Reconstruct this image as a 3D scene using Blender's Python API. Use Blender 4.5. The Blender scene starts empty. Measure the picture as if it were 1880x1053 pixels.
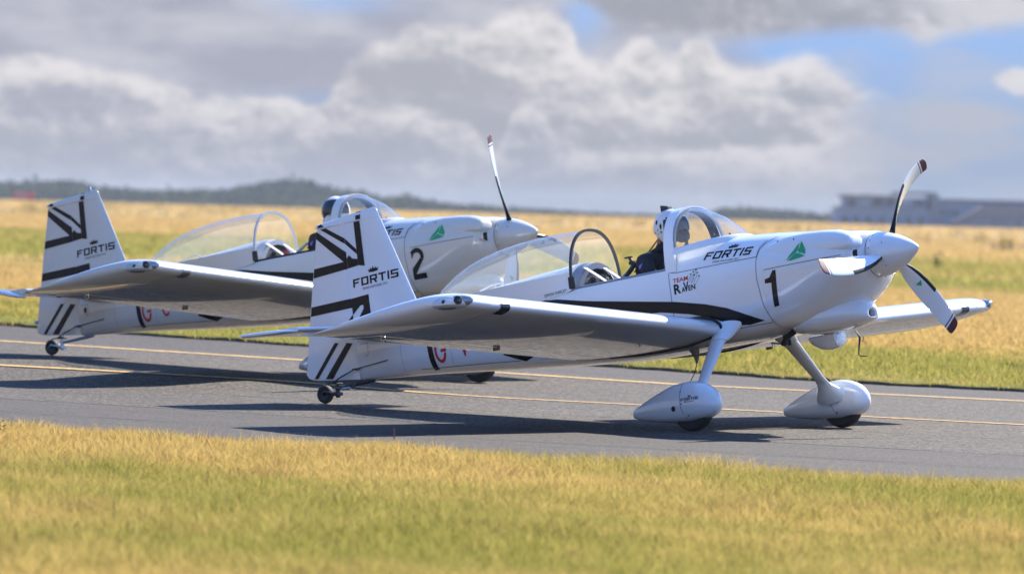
import bpy, bmesh, math, random
import numpy as np
from mathutils import Vector, Matrix
from mathutils.bvhtree import BVHTree
from mathutils.geometry import tessellate_polygon

random.seed(7)
RNG = np.random.default_rng(7)
scene = bpy.context.scene
COL = scene.collection
R = math.radians

# ------------------------------------------------------------------ camera
CAM = Vector((25.14515, -34.98074, 1.66278))
C_R = Vector((0.78238312, 0.62215915, 0.02818951))
C_F = Vector((-0.62204622, 0.78286099, -0.01368102))
C_U = C_R.cross(C_F)
cd = bpy.data.cameras.new('camera'); cam = bpy.data.objects.new('camera', cd); COL.objects.link(cam)
cam.matrix_world = Matrix(((C_R.x, C_U.x, -C_F.x, CAM.x), (C_R.y, C_U.y, -C_F.y, CAM.y), (C_R.z, C_U.z, -C_F.z, CAM.z), (0, 0, 0, 1)))
cd.sensor_width = 36; cd.lens = 9930.97 / 1880 * 36
cd.clip_start = 0.5; cd.clip_end = 9000
cd.dof.use_dof = True; cd.dof.focus_distance = 43.0; cd.dof.aperture_fstop = 3.0
scene.camera = cam
scene.render.resolution_x = 1024; scene.render.resolution_y = 573

# ------------------------------------------------------------------ light
SUN_AZ, SUN_EL = R(92), R(36)
SUN = Vector((math.cos(SUN_AZ) * math.cos(SUN_EL), math.sin(SUN_AZ) * math.cos(SUN_EL), math.sin(SUN_EL)))
sd = bpy.data.lights.new('sun', 'SUN'); sd.energy = 5.0; sd.angle = R(0.5); sd.color = (1.0, 0.94, 0.84)
so = bpy.data.objects.new('sun', sd); COL.objects.link(so)
so.rotation_euler = SUN.to_track_quat('Z', 'Y').to_euler()
scene.view_settings.view_transform = 'Standard'
try: scene.view_settings.look = 'None'
except Exception: pass
scene.view_settings.exposure = 1.35
scene.view_settings.gamma = 1.0
scene.view_settings.use_curve_mapping = False
scene.render.engine = 'CYCLES'
scene.cycles.use_denoising = True
scene.cycles.max_bounces = 8
scene.cycles.transparent_max_bounces = 16
scene.cycles.volume_bounces = 0

class NT:
    """tiny helper to write node trees"""
    def __init__(s, tree): s.t = tree; s.n = tree.nodes; s.l = tree.links
    def new(s, kind, **kw):
        n = s.n.new(kind)
        for k, v in kw.items(): setattr(n, k, v)
        return n
    def put(s, sock, v):
        if hasattr(v, 'links'): s.l.new(v, sock)
        else: sock.default_value = v
    def m(s, op, a, b=0.0, c=None, clamp=False):
        n = s.n.new('ShaderNodeMath'); n.operation = op; n.use_clamp = clamp
        s.put(n.inputs[0], a); s.put(n.inputs[1], b)
        if c is not None: s.put(n.inputs[2], c)
        return n.outputs[0]
    def vm(s, op, a, b=(0, 0, 0), out=0):
        n = s.n.new('ShaderNodeVectorMath'); n.operation = op
        s.put(n.inputs[0], a); s.put(n.inputs[1], b)
        return n.outputs['Value'] if out == 'v' else n.outputs[0]
    def noise(s, vec, scale, detail=5, rough=0.5, dist=0.0, dim='3D'):
        n = s.n.new('ShaderNodeTexNoise'); n.noise_dimensions = dim
        if vec is not None: s.l.new(vec, n.inputs['Vector'])
        n.inputs['Scale'].default_value = scale; n.inputs['Detail'].default_value = detail
        n.inputs['Roughness'].default_value = rough; n.inputs['Distortion'].default_value = dist
        return n.outputs['Fac']
    def ss(s, x, lo, hi):
        n = s.n.new('ShaderNodeMapRange'); n.interpolation_type = 'SMOOTHSTEP'
        s.put(n.inputs[0], x); n.inputs[1].default_value = lo; n.inputs[2].default_value = hi
        return n.outputs[0]
    def mix(s, f, a, b):
        n = s.n.new('ShaderNodeMix'); n.data_type = 'RGBA'
        s.put(n.inputs[0], f)
        for sock, v in ((n.inputs[6], a), (n.inputs[7], b)):
            if hasattr(v, 'links'): s.l.new(v, sock)
            else: sock.default_value = (v[0], v[1], v[2], 1)
        return n.outputs[2]

# ------------------------------------------------------------------ sky
world = bpy.data.worlds.new('World'); scene.world = world; world.use_nodes = True
def build_sky():
    T = NT(world.node_tree); T.n.clear()
    d = T.new('ShaderNodeTexCoord').outputs['Generated']
    sp = T.new('ShaderNodeSeparateXYZ'); T.l.new(d, sp.inputs[0])
    lift = T.vm('NORMALIZE', T.vm('ADD', d, (0, 0, 0.30)))     # read the blue a little above the horizon
    sky = T.new('ShaderNodeTexSky', sky_type='NISHITA'); sky.sun_disc = False
    sky.sun_elevation = SUN_EL; sky.sun_rotation = math.pi / 2 - SUN_AZ
    sky.air_density = 1.0; sky.dust_density = 0.15; sky.ozone_density = 2.0
    T.l.new(lift, sky.inputs[0])
    skyc = T.vm('MULTIPLY', sky.outputs[0], (0.090, 0.118, 0.162))
    # azimuth (radians, to the right of the view) and elevation of a direction
    f0 = Vector((C_F.x, C_F.y, 0)).normalized(); r0 = Vector((f0.y, -f0.x, 0))
    a = T.m('ARCTAN2', T.vm('DOT_PRODUCT', d, tuple(r0), 'v'), T.vm('DOT_PRODUCT', d, tuple(f0), 'v'))
    e = T.m('ARCSINE', sp.outputs[2])
    ep = T.m('MAXIMUM', e, 0.0)
    skyc = T.mix(T.m('MULTIPLY', T.m('EXPONENT', T.m('MULTIPLY', ep, -4.5)), 0.97), skyc, (0.104, 0.146, 0.208))   # thin veil low down
    def az(px): return (px - 940) / 9931
    def el(px, py): return (364 + 0.0282 * px - py) / 9931
    wide = T.m('DIVIDE', 1.0, T.m('ADD', 1.0, T.m('MULTIPLY', T.m('MAXIMUM', T.m('SUBTRACT', e, 0.06), 0.0), 4.0)))   # clouds overhead are nearer and look larger
    sv = T.new('ShaderNodeVectorMath', operation='SCALE'); T.l.new(T.vm('MULTIPLY', d, (1.0, 1.0, 1.5)), sv.inputs[0]); T.l.new(wide, sv.inputs['Scale'])
    p = sv.outputs[0]
    big = T.noise(p, 14, 3, 0.5); mid = T.noise(p, 75, 4, 0.55, 0.3); fine = T.noise(p, 230, 7, 0.62, 0.5)
    soft = T.noise(T.vm('MULTIPLY', p, (1, 1, 2.6)), 42, 5, 0.5)
    up = tuple(Vector((SUN.x, SUN.y, SUN.z + .35)) * 0.0016)
    fine_up = T.noise(T.vm('ADD', p, up), 230, 7, 0.62, 0.5); mid_up = T.noise(T.vm('ADD', p, tuple(Vector(up) * 2.2)), 75, 4, 0.55, 0.3)
    relief = T.m('ADD', T.m('MULTIPLY', T.m('SUBTRACT', fine, fine_up), 1.0), T.m('MULTIPLY', T.m('SUBTRACT', mid, mid_up), 1.5))
    c0 = lambda n, k: T.m('MULTIPLY', T.m('SUBTRACT', n, 0.5), k)
    def edge(pts):                       # a curve of elevation against azimuth
        n = T.new('ShaderNodeFloatCurve'); cv = n.mapping.curves[0]
        P = [(min(1, max(0, (az(x) + .14) / .28)), min(1, max(0, el(x, y) / .08 + .1))) for x, y in pts]
        cv.points[0].location = (0, P[0][1]); cv.points[1].location = (1, P[-1][1])
        for q in P: cv.points.new(*q)
        n.mapping.update()
        T.put(n.inputs['Value'], T.m('DIVIDE', T.m('ADD', a, .14), .28)); 
        return T.m('MULTIPLY', T.m('SUBTRACT', n.outputs[0], .1), .08)
    def bump(px, py, sx, sy):
        da = T.m('DIVIDE', T.m('SUBTRACT', a, az(px)), sx / 9931); de = T.m('DIVIDE', T.m('SUBTRACT', e, el(px, py)), sy / 9931)
        return T.m('EXPONENT', T.m('MULTIPLY', T.m('ADD', T.m('MULTIPLY', da, da), T.m('MULTIPLY', de, de)), -1.0))
    def cumulus(col, pts, amp, sharp, depth, fade, bright, shade, strength=1.0, gain=None, right=None):
        """a bank: crisp lit top edge, grey body, base fading away"""
        top = T.m('ADD', edge(pts), T.m('ADD', c0(fine, amp * 1.0 / 9931), c0(mid, amp * 2.2 / 9931)))
        t = T.m('MULTIPLY', T.m('SUBTRACT', top, e), 9931.0)           # how far below the top, in photograph pixels
        al = T.m('MULTIPLY', T.ss(t, 0, sharp), T.m('SUBTRACT', 1.0, T.ss(t, fade * .45, fade)))
        al = T.m('MULTIPLY', al, T.m('MULTIPLY', strength, T.m('ADD', .75, T.m('MULTIPLY', soft, .5)), clamp=True), clamp=True)
        if right is not None:      # ragged right-hand end
            al = T.m('MULTIPLY', al, T.m('SUBTRACT', 1.0, T.ss(T.m('ADD', T.m('ADD', a, c0(mid, .022)), T.m('ADD', c0(fine, .012), c0(soft, .016))), az(right[0]), az(right[1]))))
        lit = T.m('EXPONENT', T.m('DIVIDE', T.m('MULTIPLY', T.m('MAXIMUM', t, 0.0), -1.0), depth))
        lit = T.m('ADD', lit, T.m('MULTIPLY', relief, 1.0)); lit = T.m('ADD', lit, c0(soft, 1.5)); lit = T.m('ADD', lit, c0(big, .6)); lit = T.m('ADD', lit, c0(fine, .5))
        if gain is not None: lit = T.m('ADD', lit, gain)
        return T.mix(al, col, T.mix(T.ss(lit, -.15, 1.0), shade, bright))
    lav = (0.170, 0.174, 0.201); grey = (0.172, 0.176, 0.193); white = (0.345, 0.330, 0.328)
    # high veil, thick on the left and thinning to clear blue on the right
    veil = T.m('SUBTRACT', 1.0, T.ss(T.m('ADD', a, c0(big, .03)), az(1250), az(1700)))
    veil = T.m('MULTIPLY', T.m('ADD', T.m('MULTIPLY', veil, .92), T.m('MULTIPLY', soft, .28)), T.m('SUBTRACT', 1.0, T.ss(e, .06, .16)), clamp=True)
    veil = T.m('SUBTRACT', veil, T.m('ADD', T.m('ADD', T.m('MULTIPLY', bump(600, 5, 110, 22), .6), T.m('MULTIPLY', bump(1060, 30, 40, 50), .8)), T.m('ADD', T.m('MULTIPLY', bump(700, 185, 190, 14), .7), T.m('MULTIPLY', bump(1440, 95, 120, 26), .9))), clamp=True)
    out = T.mix(veil, skyc, T.mix(T.ss(T.m('ADD', soft, c0(mid, .5)), .3, .75), (0.158, 0.163, 0.198), (0.235, 0.237, 0.262)))
    # small broken cloud over the rest of the sky
    gen = T.m('ADD', T.noise(p, 26, 8, 0.58, 0.3), T.m('SUBTRACT', c0(big, .3), T.m('MULTIPLY', T.ss(e, .06, .4), .10)))
    gen = T.m('MULTIPLY', T.ss(gen, .50, .62), T.ss(e, .052, .075))
    out = T.mix(gen, out, T.mix(T.ss(relief, -.08, .2), grey, white))
    # middle bank
    out = cumulus(out, [(560, 190), (610, 120), (650, 85), (700, 60), (760, 34), (850, 40), (930, 12), (990, 4), (1030, 30), (1055, 80), (1100, 95), (1135, 70), (1165, 48), (1190, 66), (1225, 92), (1255, 58), (1285, 66), (1330, 100), (1400, 98), (1470, 92), (1520, 112), (1570, 140), (1640, 165), (1760, 190), (1900, 230)],
                  30, 34, 95, 340, white, grey, .92, T.m('ADD', T.m('MULTIPLY', bump(740, 150, 150, 34), -.75), T.m('ADD', T.m('MULTIPLY', bump(1010, 120, 110, 80), .30), T.m('MULTIPLY', bump(1270, 270, 280, 26), -.40))), (1500, 1660))
    # near bank that starts high on the left and drops to the right
    out = cumulus(out, [(-600, 150), (-200, 120), (0, 100), (50, 92), (110, 100), (150, 114), (205, 130), (260, 140), (330, 152), (360, 172), (410, 170), (470, 164), (520, 170), (570, 182), (600, 170), (650, 184), (720, 180), (780, 192), (840, 208), (870, 232), (895, 268), (915, 250), (935, 200), (955, 186), (985, 200), (1010, 240), (1060, 262), (1150, 258), (1250, 262), (1340, 262), (1430, 258), (1500, 240), (1550, 228), (1600, 240), (1700, 270), (1900, 300)],
                  27, 24, 62, 320, white, lav, .9, T.m('MULTIPLY', bump(1080, 262, 200, 22), -.3), (1520, 1700))
    # low far puffs
    out = cumulus(out, [(-600, 330), (200, 330), (500, 320), (900, 320), (1010, 305), (1090, 300), (1150, 292), (1205, 288), (1240, 306), (1330, 318), (1480, 325), (1700, 370), (1755, 352), (1800, 350), (1850, 344), (1900, 346), (2100, 360)],
                  13, 20, 22, 150, (.205, .202, .216), (.130, .138, .168), .55)
    # big dark cloud base hanging into the top right corner
    bot = T.m('ADD', edge([(700, -120), (900, -40), (980, -6), (1080, 30), (1160, 66), (1260, 82), (1360, 84), (1450, 76), (1560, 70), (1640, 78), (1680, 98), (1720, 84), (1790, 70), (1880, 60), (2100, 40)]), T.m('ADD', c0(fine, 16 / 9931), c0(mid, 34 / 9931)))
    t = T.m('MULTIPLY', T.m('SUBTRACT', e, bot), 9931.0)
    al = T.m('MULTIPLY', T.m('MULTIPLY', T.ss(t, 0, 34), T.m('SUBTRACT', 1.0, T.ss(t, 180, 420))), .95)
    lit = T.m('ADD', T.m('ADD', T.ss(a, az(1450), az(1850)), T.m('MULTIPLY', relief, 1.4)), T.m('ADD', c0(soft, .8), T.m('MULTIPLY', bump(1690, 80, 80, 30), .5)))
    out = T.mix(al, out, T.mix(T.ss(lit, -.2, 1.1), (.142, .148, .168), (.275, .27, .278)))
    # small cloud cut by the right edge
    out = T.mix(T.m('MULTIPLY', T.ss(T.m('ADD', bump(1870, 150, 60, 26), c0(fine, .5)), .30, .6), .9), out, white)
    out = T.mix(T.m('MULTIPLY', T.m('ADD', T.m('MULTIPLY', T.ss(T.m('ADD', bump(1720, 250, 190, 70), c0(mid, 1.1)), .1, .8), .5), T.m('MULTIPLY', T.ss(soft, .38, .66), .42)), T.m('MULTIPLY', T.ss(a, az(1400), az(1560)), T.m('SUBTRACT', 1.0, T.ss(e, .045, .08)))), out, (.205, .212, .240))
    # pale air low down
    out = T.mix(T.m('MULTIPLY', T.m('EXPONENT', T.m('MULTIPLY', ep, -75.0)), 0.75), out, (0.104, 0.111, 0.134))
    bg = T.new('ShaderNodeBackground'); T.l.new(out, bg.inputs[0]); bg.inputs[1].default_value = 1.0
    T.l.new(bg.outputs[0], T.new('ShaderNodeOutputWorld').inputs[0])
build_sky()

# ------------------------------------------------------------------ materials
def mat(name, color, rough=0.5, metal=0.0, coat=0.0, spec=0.5, grain=0.0, gscale=40.0, bump=0.0, bscale=200.0, rvar=0.0):
    m = bpy.data.materials.new(name); m.use_nodes = True
    T = NT(m.node_tree); b = T.n['Principled BSDF']
    b.inputs['Roughness'].default_value = rough; b.inputs['Metallic'].default_value = metal
    b.inputs['Coat Weight'].default_value = coat; b.inputs['Coat IOR'].default_value = 1.65; b.inputs['Coat Roughness'].default_value = 0.025
    b.inputs['Specular IOR Level'].default_value = spec
    pos = T.new('ShaderNodeTexCoord').outputs['Object']
    if grain:
        f = T.noise(pos, gscale, 5, 0.6)
        lo = tuple(c * (1 - grain) for c in color); hi = tuple(min(1, c * (1 + grain)) for c in color)
        T.l.new(T.mix(T.ss(f, 0.25, 0.75), lo, hi), b.inputs['Base Color'])
    else: b.inputs['Base Color'].default_value = (*color, 1)
    if rvar:
        f = T.noise(pos, 3.0, 5, 0.65)
        T.l.new(T.m('ADD', rough - rvar * 0.5, T.m('MULTIPLY', f, rvar)), b.inputs['Roughness'])
    if bump:
        bn = T.new('ShaderNodeBump'); bn.inputs['Strength'].default_value = bump; bn.inputs['Distance'].default_value = 0.01
        T.l.new(T.noise(pos, bscale, 4, 0.6), bn.inputs['Height']); T.l.new(bn.outputs[0], b.inputs['Normal'])
    return m
M = {}
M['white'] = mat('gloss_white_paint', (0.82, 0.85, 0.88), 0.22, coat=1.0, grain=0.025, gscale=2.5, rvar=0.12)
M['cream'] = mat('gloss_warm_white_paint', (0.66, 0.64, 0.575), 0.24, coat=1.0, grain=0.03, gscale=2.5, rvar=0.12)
M['black'] = mat('gloss_black_paint', (0.006, 0.007, 0.009), 0.3, spec=0.25)
M['dark'] = mat('dark_opening', (0.012, 0.012, 0.013), 0.7)
M['seam'] = mat('panel_gap', (0.16, 0.17, 0.20), 0.8)
M['rubber'] = mat('tyre_rubber', (0.018, 0.018, 0.019), 0.75, bump=0.3, bscale=60)
M['metal'] = mat('brushed_metal', (0.45, 0.46, 0.48), 0.35, metal=1.0)
M['darkmetal'] = mat('dark_metal', (0.022, 0.024, 0.028), 0.45, spec=0.4)
M['greyframe'] = mat('grey_frame_paint', (0.22, 0.25, 0.31), 0.4)
M['lightframe'] = mat('light_grey_frame_paint', (0.5, 0.52, 0.55), 0.4)
M['green'] = mat('green_print', (0.0, 0.40, 0.15), 0.35)
M['red'] = mat('red_print', (0.62, 0.035, 0.02), 0.35)
M['maroon'] = mat('maroon_tip_paint', (0.095, 0.016, 0.024), 0.5, spec=0.3)
M['webbing'] = mat('white_webbing', (0.62, 0.60, 0.56), 0.9, grain=0.08, gscale=300)
M['pad'] = mat('grey_seat_fabric', (0.20, 0.19, 0.18), 0.9, grain=0.25, gscale=60)
M['liner'] = mat('cockpit_liner', (0.06, 0.062, 0.066), 0.8, grain=0.3, gscale=30)
M['suit'] = mat('dark_flight_suit', (0.013, 0.014, 0.021), 0.85, grain=0.3, gscale=25, bump=0.5, bscale=30)
M['skin'] = mat('skin', (0.22, 0.105, 0.07), 0.55)
M['helmet_white'] = mat('white_helmet_shell', (0.70, 0.70, 0.70), 0.3, coat=0.3)
M['helmet_black'] = mat('black_helmet_shell', (0.015, 0.016, 0.02), 0.15, coat=0.5)
M['visor'] = mat('smoked_visor', (0.012, 0.013, 0.016), 0.08, coat=0.5)
M['mask'] = mat('mask_rubber', (0.02, 0.024, 0.03), 0.55)
M['purple'] = mat('purple_patch', (0.22, 0.17, 0.62), 0.8)
M['brown'] = mat('brown_strap', (0.13, 0.07, 0.04), 0.8)
M['chrome'] = mat('lamp_reflector', (0.85, 0.86, 0.85), 0.12, metal=1.0, bump=0.8, bscale=55)

def glassy(name, tint, haze, lo=0.06, hi=0.75):
    m = bpy.data.materials.new(name); m.use_nodes = True
    T = NT(m.node_tree); T.n.clear()
    tr = T.new('ShaderNodeBsdfTransparent'); tr.inputs[0].default_value = (*tint, 1)
    gl = T.new('ShaderNodeBsdfGlossy'); gl.inputs['Roughness'].default_value = 0.03
    df = T.new('ShaderNodeBsdfTranslucent'); df.inputs[0].default_value = (0.8, 0.8, 0.8, 1)
    d2 = T.new('ShaderNodeBsdfDiffuse'); d2.inputs[0].default_value = (0.8, 0.8, 0.8, 1)
    dm = T.new('ShaderNodeMixShader'); dm.inputs[0].default_value = 0.5
    T.l.new(df.outputs[0], dm.inputs[1]); T.l.new(d2.outputs[0], dm.inputs[2])
    lw = T.new('ShaderNodeLayerWeight'); lw.inputs[0].default_value = 0.42
    fac = T.m('ADD', lo, T.m('MULTIPLY', T.m('POWER', lw.outputs['Facing'], 3.0), hi - lo))
    mx0 = T.new('ShaderNodeMixShader'); T.put(mx0.inputs[0], fac)
    T.l.new(tr.outputs[0], mx0.inputs[1]); T.l.new(gl.outputs[0], mx0.inputs[2])
    mx = T.new('ShaderNodeMixShader')
    pos = T.new('ShaderNodeTexCoord').outputs['Object']
    T.put(mx.inputs[0], T.m('MULTIPLY', T.m('ADD', 0.5, T.noise(pos, 4, 4, 0.6)), haze))
    T.l.new(mx0.outputs[0], mx.inputs[1]); T.l.new(dm.outputs[0], mx.inputs[2])
    T.l.new(mx.outputs[0], T.new('ShaderNodeOutputMaterial').inputs[0])
    return m
M['canopy'] = glassy('canopy_acrylic', (0.95, 0.97, 0.97), 0.05, 0.06, 1.0)
M['lens'] = glassy('clear_lens', (0.9, 0.93, 0.95), 0.05, 0.10)

# ------------------------------------------------------------------ object helpers
def link(name, me, m=None, parent=None):
    o = bpy.data.objects.new(name, me); COL.objects.link(o)
    if m is not None and me is not None:
        for mm in (m if isinstance(m, (list, tuple)) else [m]): me.materials.append(mm)
    if parent is not None: o.parent = parent
    return o
def tag(o, label=None, cat=None, group=None, kind=None):
    if label: o['label'] = label
    if cat: o['category'] = cat
    if group: o['group'] = group
    if kind: o['kind'] = kind
    return o
def empty(name, loc=(0, 0, 0), rot=(0, 0, 0)):
    o = bpy.data.objects.new(name, None); COL.objects.link(o); o.location = loc; o.rotation_euler = rot
    o.empty_display_size = 0.3
    return o
def mesh(verts, faces, smooth=True, name='m', recalc=False, sharp=None):
    me = bpy.data.meshes.new(name); me.from_pydata([tuple(v) for v in verts], [], faces); me.validate()
    if recalc:
        bm = bmesh.new(); bm.from_mesh(me); bmesh.ops.recalc_face_normals(bm, faces=bm.faces); bm.to_mesh(me); bm.free()
    me.polygons.foreach_set('use_smooth', [smooth] * len(me.polygons))
    if smooth and sharp: me.set_sharp_from_angle(angle=R(sharp))
    me.update()
    return me
def loft(rings, closed=True, cap=(False, False), smooth=True, sharp=40):
    n = len(rings[0]); v = [p for r in rings for p in r]; f = []
    for i in range(len(rings) - 1):
        for k in range(n if closed else n - 1):
            k2 = (k + 1) % n
            f.append((i * n + k, i * n + k2, (i + 1) * n + k2, (i + 1) * n + k))
    if cap[0]: f.append(tuple(range(n - 1, -1, -1)))
    if cap[1]: f.append(tuple((len(rings) - 1) * n + k for k in range(n)))
    return mesh(v, f, smooth, recalc=closed, sharp=sharp)
def sgnpow(v, p): return math.copysign(abs(v) ** p, v)
def ring(x, w, zt, zb, zc, nt=2.0, nb=2.0, N=56, yc=0.0):
    out = []
    for k in range(N):
        t = 2 * math.pi * k / N; c, s = math.cos(t), math.sin(t)
        n = nt if s >= 0 else nb; h = (zt - zc) if s >= 0 else (zc - zb)
        out.append((x, yc + w * sgnpow(c, 2 / n), zc + h * sgnpow(s, 2 / n)))
    return out
def interp(stations, xs):
    st = np.array(stations, float); o = np.argsort(st[:, 0]); st = st[o]
    res = []
    for x in xs:
        # smooth (Catmull-Rom like) interpolation between stations
        i = int(np.clip(np.searchsorted(st[:, 0], x) - 1, 0, len(st) - 2))
        x0, x1 = st[i, 0], st[i + 1, 0]; t = (x - x0) / (x1 - x0); t = min(1, max(0, t))
        def slope(j):
            if j == 0: return (st[1] - st[0]) / (st[1, 0] - st[0, 0])
            if j == len(st) - 1: return (st[-1] - st[-2]) / (st[-1, 0] - st[-2, 0])
            a = (st[j] - st[j - 1]) / (st[j, 0] - st[j - 1, 0]); b = (st[j + 1] - st[j]) / (st[j + 1, 0] - st[j, 0])
            m = np.where(a * b > 0, 2 * a * b / np.where(np.abs(a + b) < 1e-9, 1, a + b), 0); return m
        h = x1 - x0; m0, m1 = slope(i) * h, slope(i + 1) * h
        t2, t3 = t * t, t * t * t
        res.append((2 * t3 - 3 * t2 + 1) * st[i] + (t3 - 2 * t2 + t) * m0 + (-2 * t3 + 3 * t2) * st[i + 1] + (t3 - t2) * m1)
    return res
def tube(path, r, N=10, caps=True, smooth=True):
    P = [Vector(p) for p in path]; rs = r if isinstance(r, (list, tuple)) else [r] * len(P)
    rings = []; up = None
    for i, p in enumerate(P):
        d = (P[min(i + 1, len(P) - 1)] - P[max(i - 1, 0)]).normalized()
        if up is None: up = d.orthogonal().normalized()
        up = (up - d * up.dot(d)).normalized(); s = d.cross(up)
        rings.append([tuple(p + (up * math.cos(2 * math.pi * k / N) + s * math.sin(2 * math.pi * k / N)) * rs[i]) for k in range(N)])
    return loft(rings, True, (caps, caps), smooth, 50)
def join_meshes(ms):
    v, f, mi = [], [], []
    for me in ms:
        b = len(v); v += [tuple(x.co) for x in me.vertices]; f += [tuple(b + i for i in p.vertices) for p in me.polygons]
    for me in ms: bpy.data.meshes.remove(me)
    return mesh(v, f, True, sharp=40)
def box_mesh(x0, x1, y0, y1, z0, z1, bevel=0.0):
    bm = bmesh.new(); bmesh.ops.create_cube(bm, size=1)
    for v in bm.verts:
        v.co = Vector(((x0 + x1) / 2 + v.co.x * (x1 - x0), (y0 + y1) / 2 + v.co.y * (y1 - y0), (z0 + z1) / 2 + v.co.z * (z1 - z0)))
    if bevel: bmesh.ops.bevel(bm, geom=bm.edges[:], offset=bevel, segments=2, profile=0.7, affect='EDGES')
    me = bpy.data.meshes.new('b'); bm.to_mesh(me); bm.free(); return me
def lathe(profile, axis_o, axis_d, N=40, closed_profile=False):
    """profile: (radius, along) about axis_d"""
    d = Vector(axis_d).normalized(); u = d.orthogonal().normalized(); s = d.cross(u); o = Vector(axis_o)
    rings = [[tuple(o + d * a + (u * math.cos(2 * math.pi * k / N) + s * math.sin(2 * math.pi * k / N)) * max(r, 1e-4)) for k in range(N)] for r, a in profile]
    if closed_profile: rings.append(rings[0])
    return loft(rings, True, (not closed_profile, not closed_profile), True, 35)
def ball(c, r, sub=2, sc=(1, 1, 1)):
    bm = bmesh.new(); bmesh.ops.create_icosphere(bm, subdivisions=sub, radius=1)
    for v in bm.verts: v.co = Vector(c) + Vector((v.co.x * sc[0], v.co.y * sc[1], v.co.z * sc[2])) * r
    me = bpy.data.meshes.new('s'); bm.to_mesh(me); bm.free()
    me.polygons.foreach_set('use_smooth', [True] * len(me.polygons)); return me

# ---- flat print laid onto a curved surface
def bvh_of(objs):
    v, f = [], []
    for o in objs:
        b = len(v); v += [tuple(x.co) for x in o.data.vertices]; f += [tuple(b + i for i in p.vertices) for p in o.data.polygons]
    return BVHTree.FromPolygons(v, f)
def decal(name, polys, bvh, m, parent, off=0.0025, side=-1, step=0.035):
    """polys: lists of (x, z) in the aeroplane's side view, dropped onto the surface seen from that side"""
    bm = bmesh.new()
    for P in polys:
        if len(P) < 3: continue
        vs = [bm.verts.new((p[0], 0, p[1])) for p in P]
        for tri in tessellate_polygon([[Vector((p[0], p[1], 0)) for p in P]]):
            try: bm.faces.new([vs[i] for i in tri])
            except ValueError: pass
    xs = [v.co.x for v in bm.verts]; zs = [v.co.z for v in bm.verts]
    for lo, hi, n in ((min(xs), max(xs), (1, 0, 0)), (min(zs), max(zs), (0, 0, 1))):
        k = math.ceil(lo / step)
        while k * step < hi:
            bmesh.ops.bisect_plane(bm, geom=bm.verts[:] + bm.edges[:] + bm.faces[:], plane_co=Vector(n) * (k * step), plane_no=n, dist=1e-6); k += 1
    dead = []
    for v in bm.verts:
        hit = bvh.ray_cast(Vector((v.co.x, side * 3, v.co.z)), Vector((0, -side, 0)))
        if hit[0] is None: dead.append(v)
        else:
            nrm = hit[1] if hit[1].y * side > 0 else -hit[1]
            v.co = hit[0] + nrm * off
    bmesh.ops.delete(bm, geom=dead, context='VERTS')
    bmesh.ops.recalc_face_normals(bm, faces=bm.faces)
    me = bpy.data.meshes.new(name); bm.to_mesh(me); bm.free()
    o = link(name, me, m, parent)
    if name in ('fastener', 'small_lettering'): o['kind'] = 'stuff'
    return o
def decals(name, polys, *args, **kw):
    for P in polys: decal(name, [P], *args, **kw)
def quadmap(bl, br, tl, tr):
    bl, br, tl, tr = map(Vector, (bl, br, tl, tr))
    return lambda u, v: tuple((bl * (1 - u) + br * u) * (1 - v) + (tl * (1 - u) + tr * u) * v)
GL = {'F': (0.8, [(0, 0, .2, 1), (.2, .8, .8, 1), (.2, .42, .66, .6)]),
      'O': (0.85, [(0, 0, .2, 1), (.65, 0, .85, 1), (.2, 0, .65, .2), (.2, .8, .65, 1)]),
      'R': (0.85, [(0, 0, .2, 1), (.2, .8, .65, 1), (.65, .38, .85, 1), (.2, .38, .65, .56), [(.42, .38), (.62, 0), (.87, 0), (.66, .38)]]),
      'T': (0.85, [(0, .8, .85, 1), (.325, 0, .525, .8)]),
      'I': (0.2, [(0, 0, .2, 1)]),
      'S': (0.8, [(0, .8, .8, 1), (0, .59, .2, .8), (0, .41, .8, .59), (.6, .2, .8, .41), (0, 0, .8, .2)])}
def block_word(word, q, gap=0.17):
    W = sum(GL[c][0] for c in word) + gap * (len(word) - 1); x = 0; out = []
    for c in word:
        w, parts = GL[c]
        for p in parts:
            if isinstance(p, tuple): p = [(p[0], p[1]), (p[2], p[1]), (p[2], p[3]), (p[0], p[3])]
            out.append([q((x + a) / W, b) for a, b in p])
        x += w + gap
    return out
CROWN = [(0.06, 0), (0.5, -0.08), (0.94, 0), (1.05, .62), (.84, .42), (.79, .88), (.64, .48), (.55, .8), (.5, 1.05), (.45, .8), (.36, .48), (.21, .88), (.16, .42), (-.05, .62)]
def text_polys(s, q, bold=0.0, shear=0.0):
    cu = bpy.data.curves.new('t', 'FONT'); cu.body = s; cu.offset = bold; cu.shear = shear; cu.resolution_u = 3
    o = bpy.data.objects.new('t', cu); COL.objects.link(o)
    dg = bpy.context.evaluated_depsgraph_get(); dg.update()
    me = bpy.data.meshes.new_from_object(o.evaluated_get(dg))
    vs = np.array([v.co[:2] for v in me.vertices]); lo, hi = vs.min(0), vs.max(0)
    out = [[q(*((vs[i] - lo) / (hi - lo))) for i in p.vertices] for p in me.polygons]
    bpy.data.objects.remove(o); bpy.data.curves.remove(cu); bpy.data.meshes.remove(me)
    return out
def strip(path, w):
    """thin line as quads in the side view"""
    out = []
    for a, b in zip(path[:-1], path[1:]):
        a, b = Vector(a), Vector(b); n = Vector((-(b - a).y, (b - a).x)).normalized() * w / 2
        out.append([tuple(a - n), tuple(b - n), tuple(b + n), tuple(a + n)])
    return out
def disc(c, r, n=12, rz=None):
    return [(c[0] + r * math.cos(2 * math.pi * k / n), c[1] + (rz or r) * math.sin(2 * math.pi * k / n)) for k in range(n)]
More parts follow.
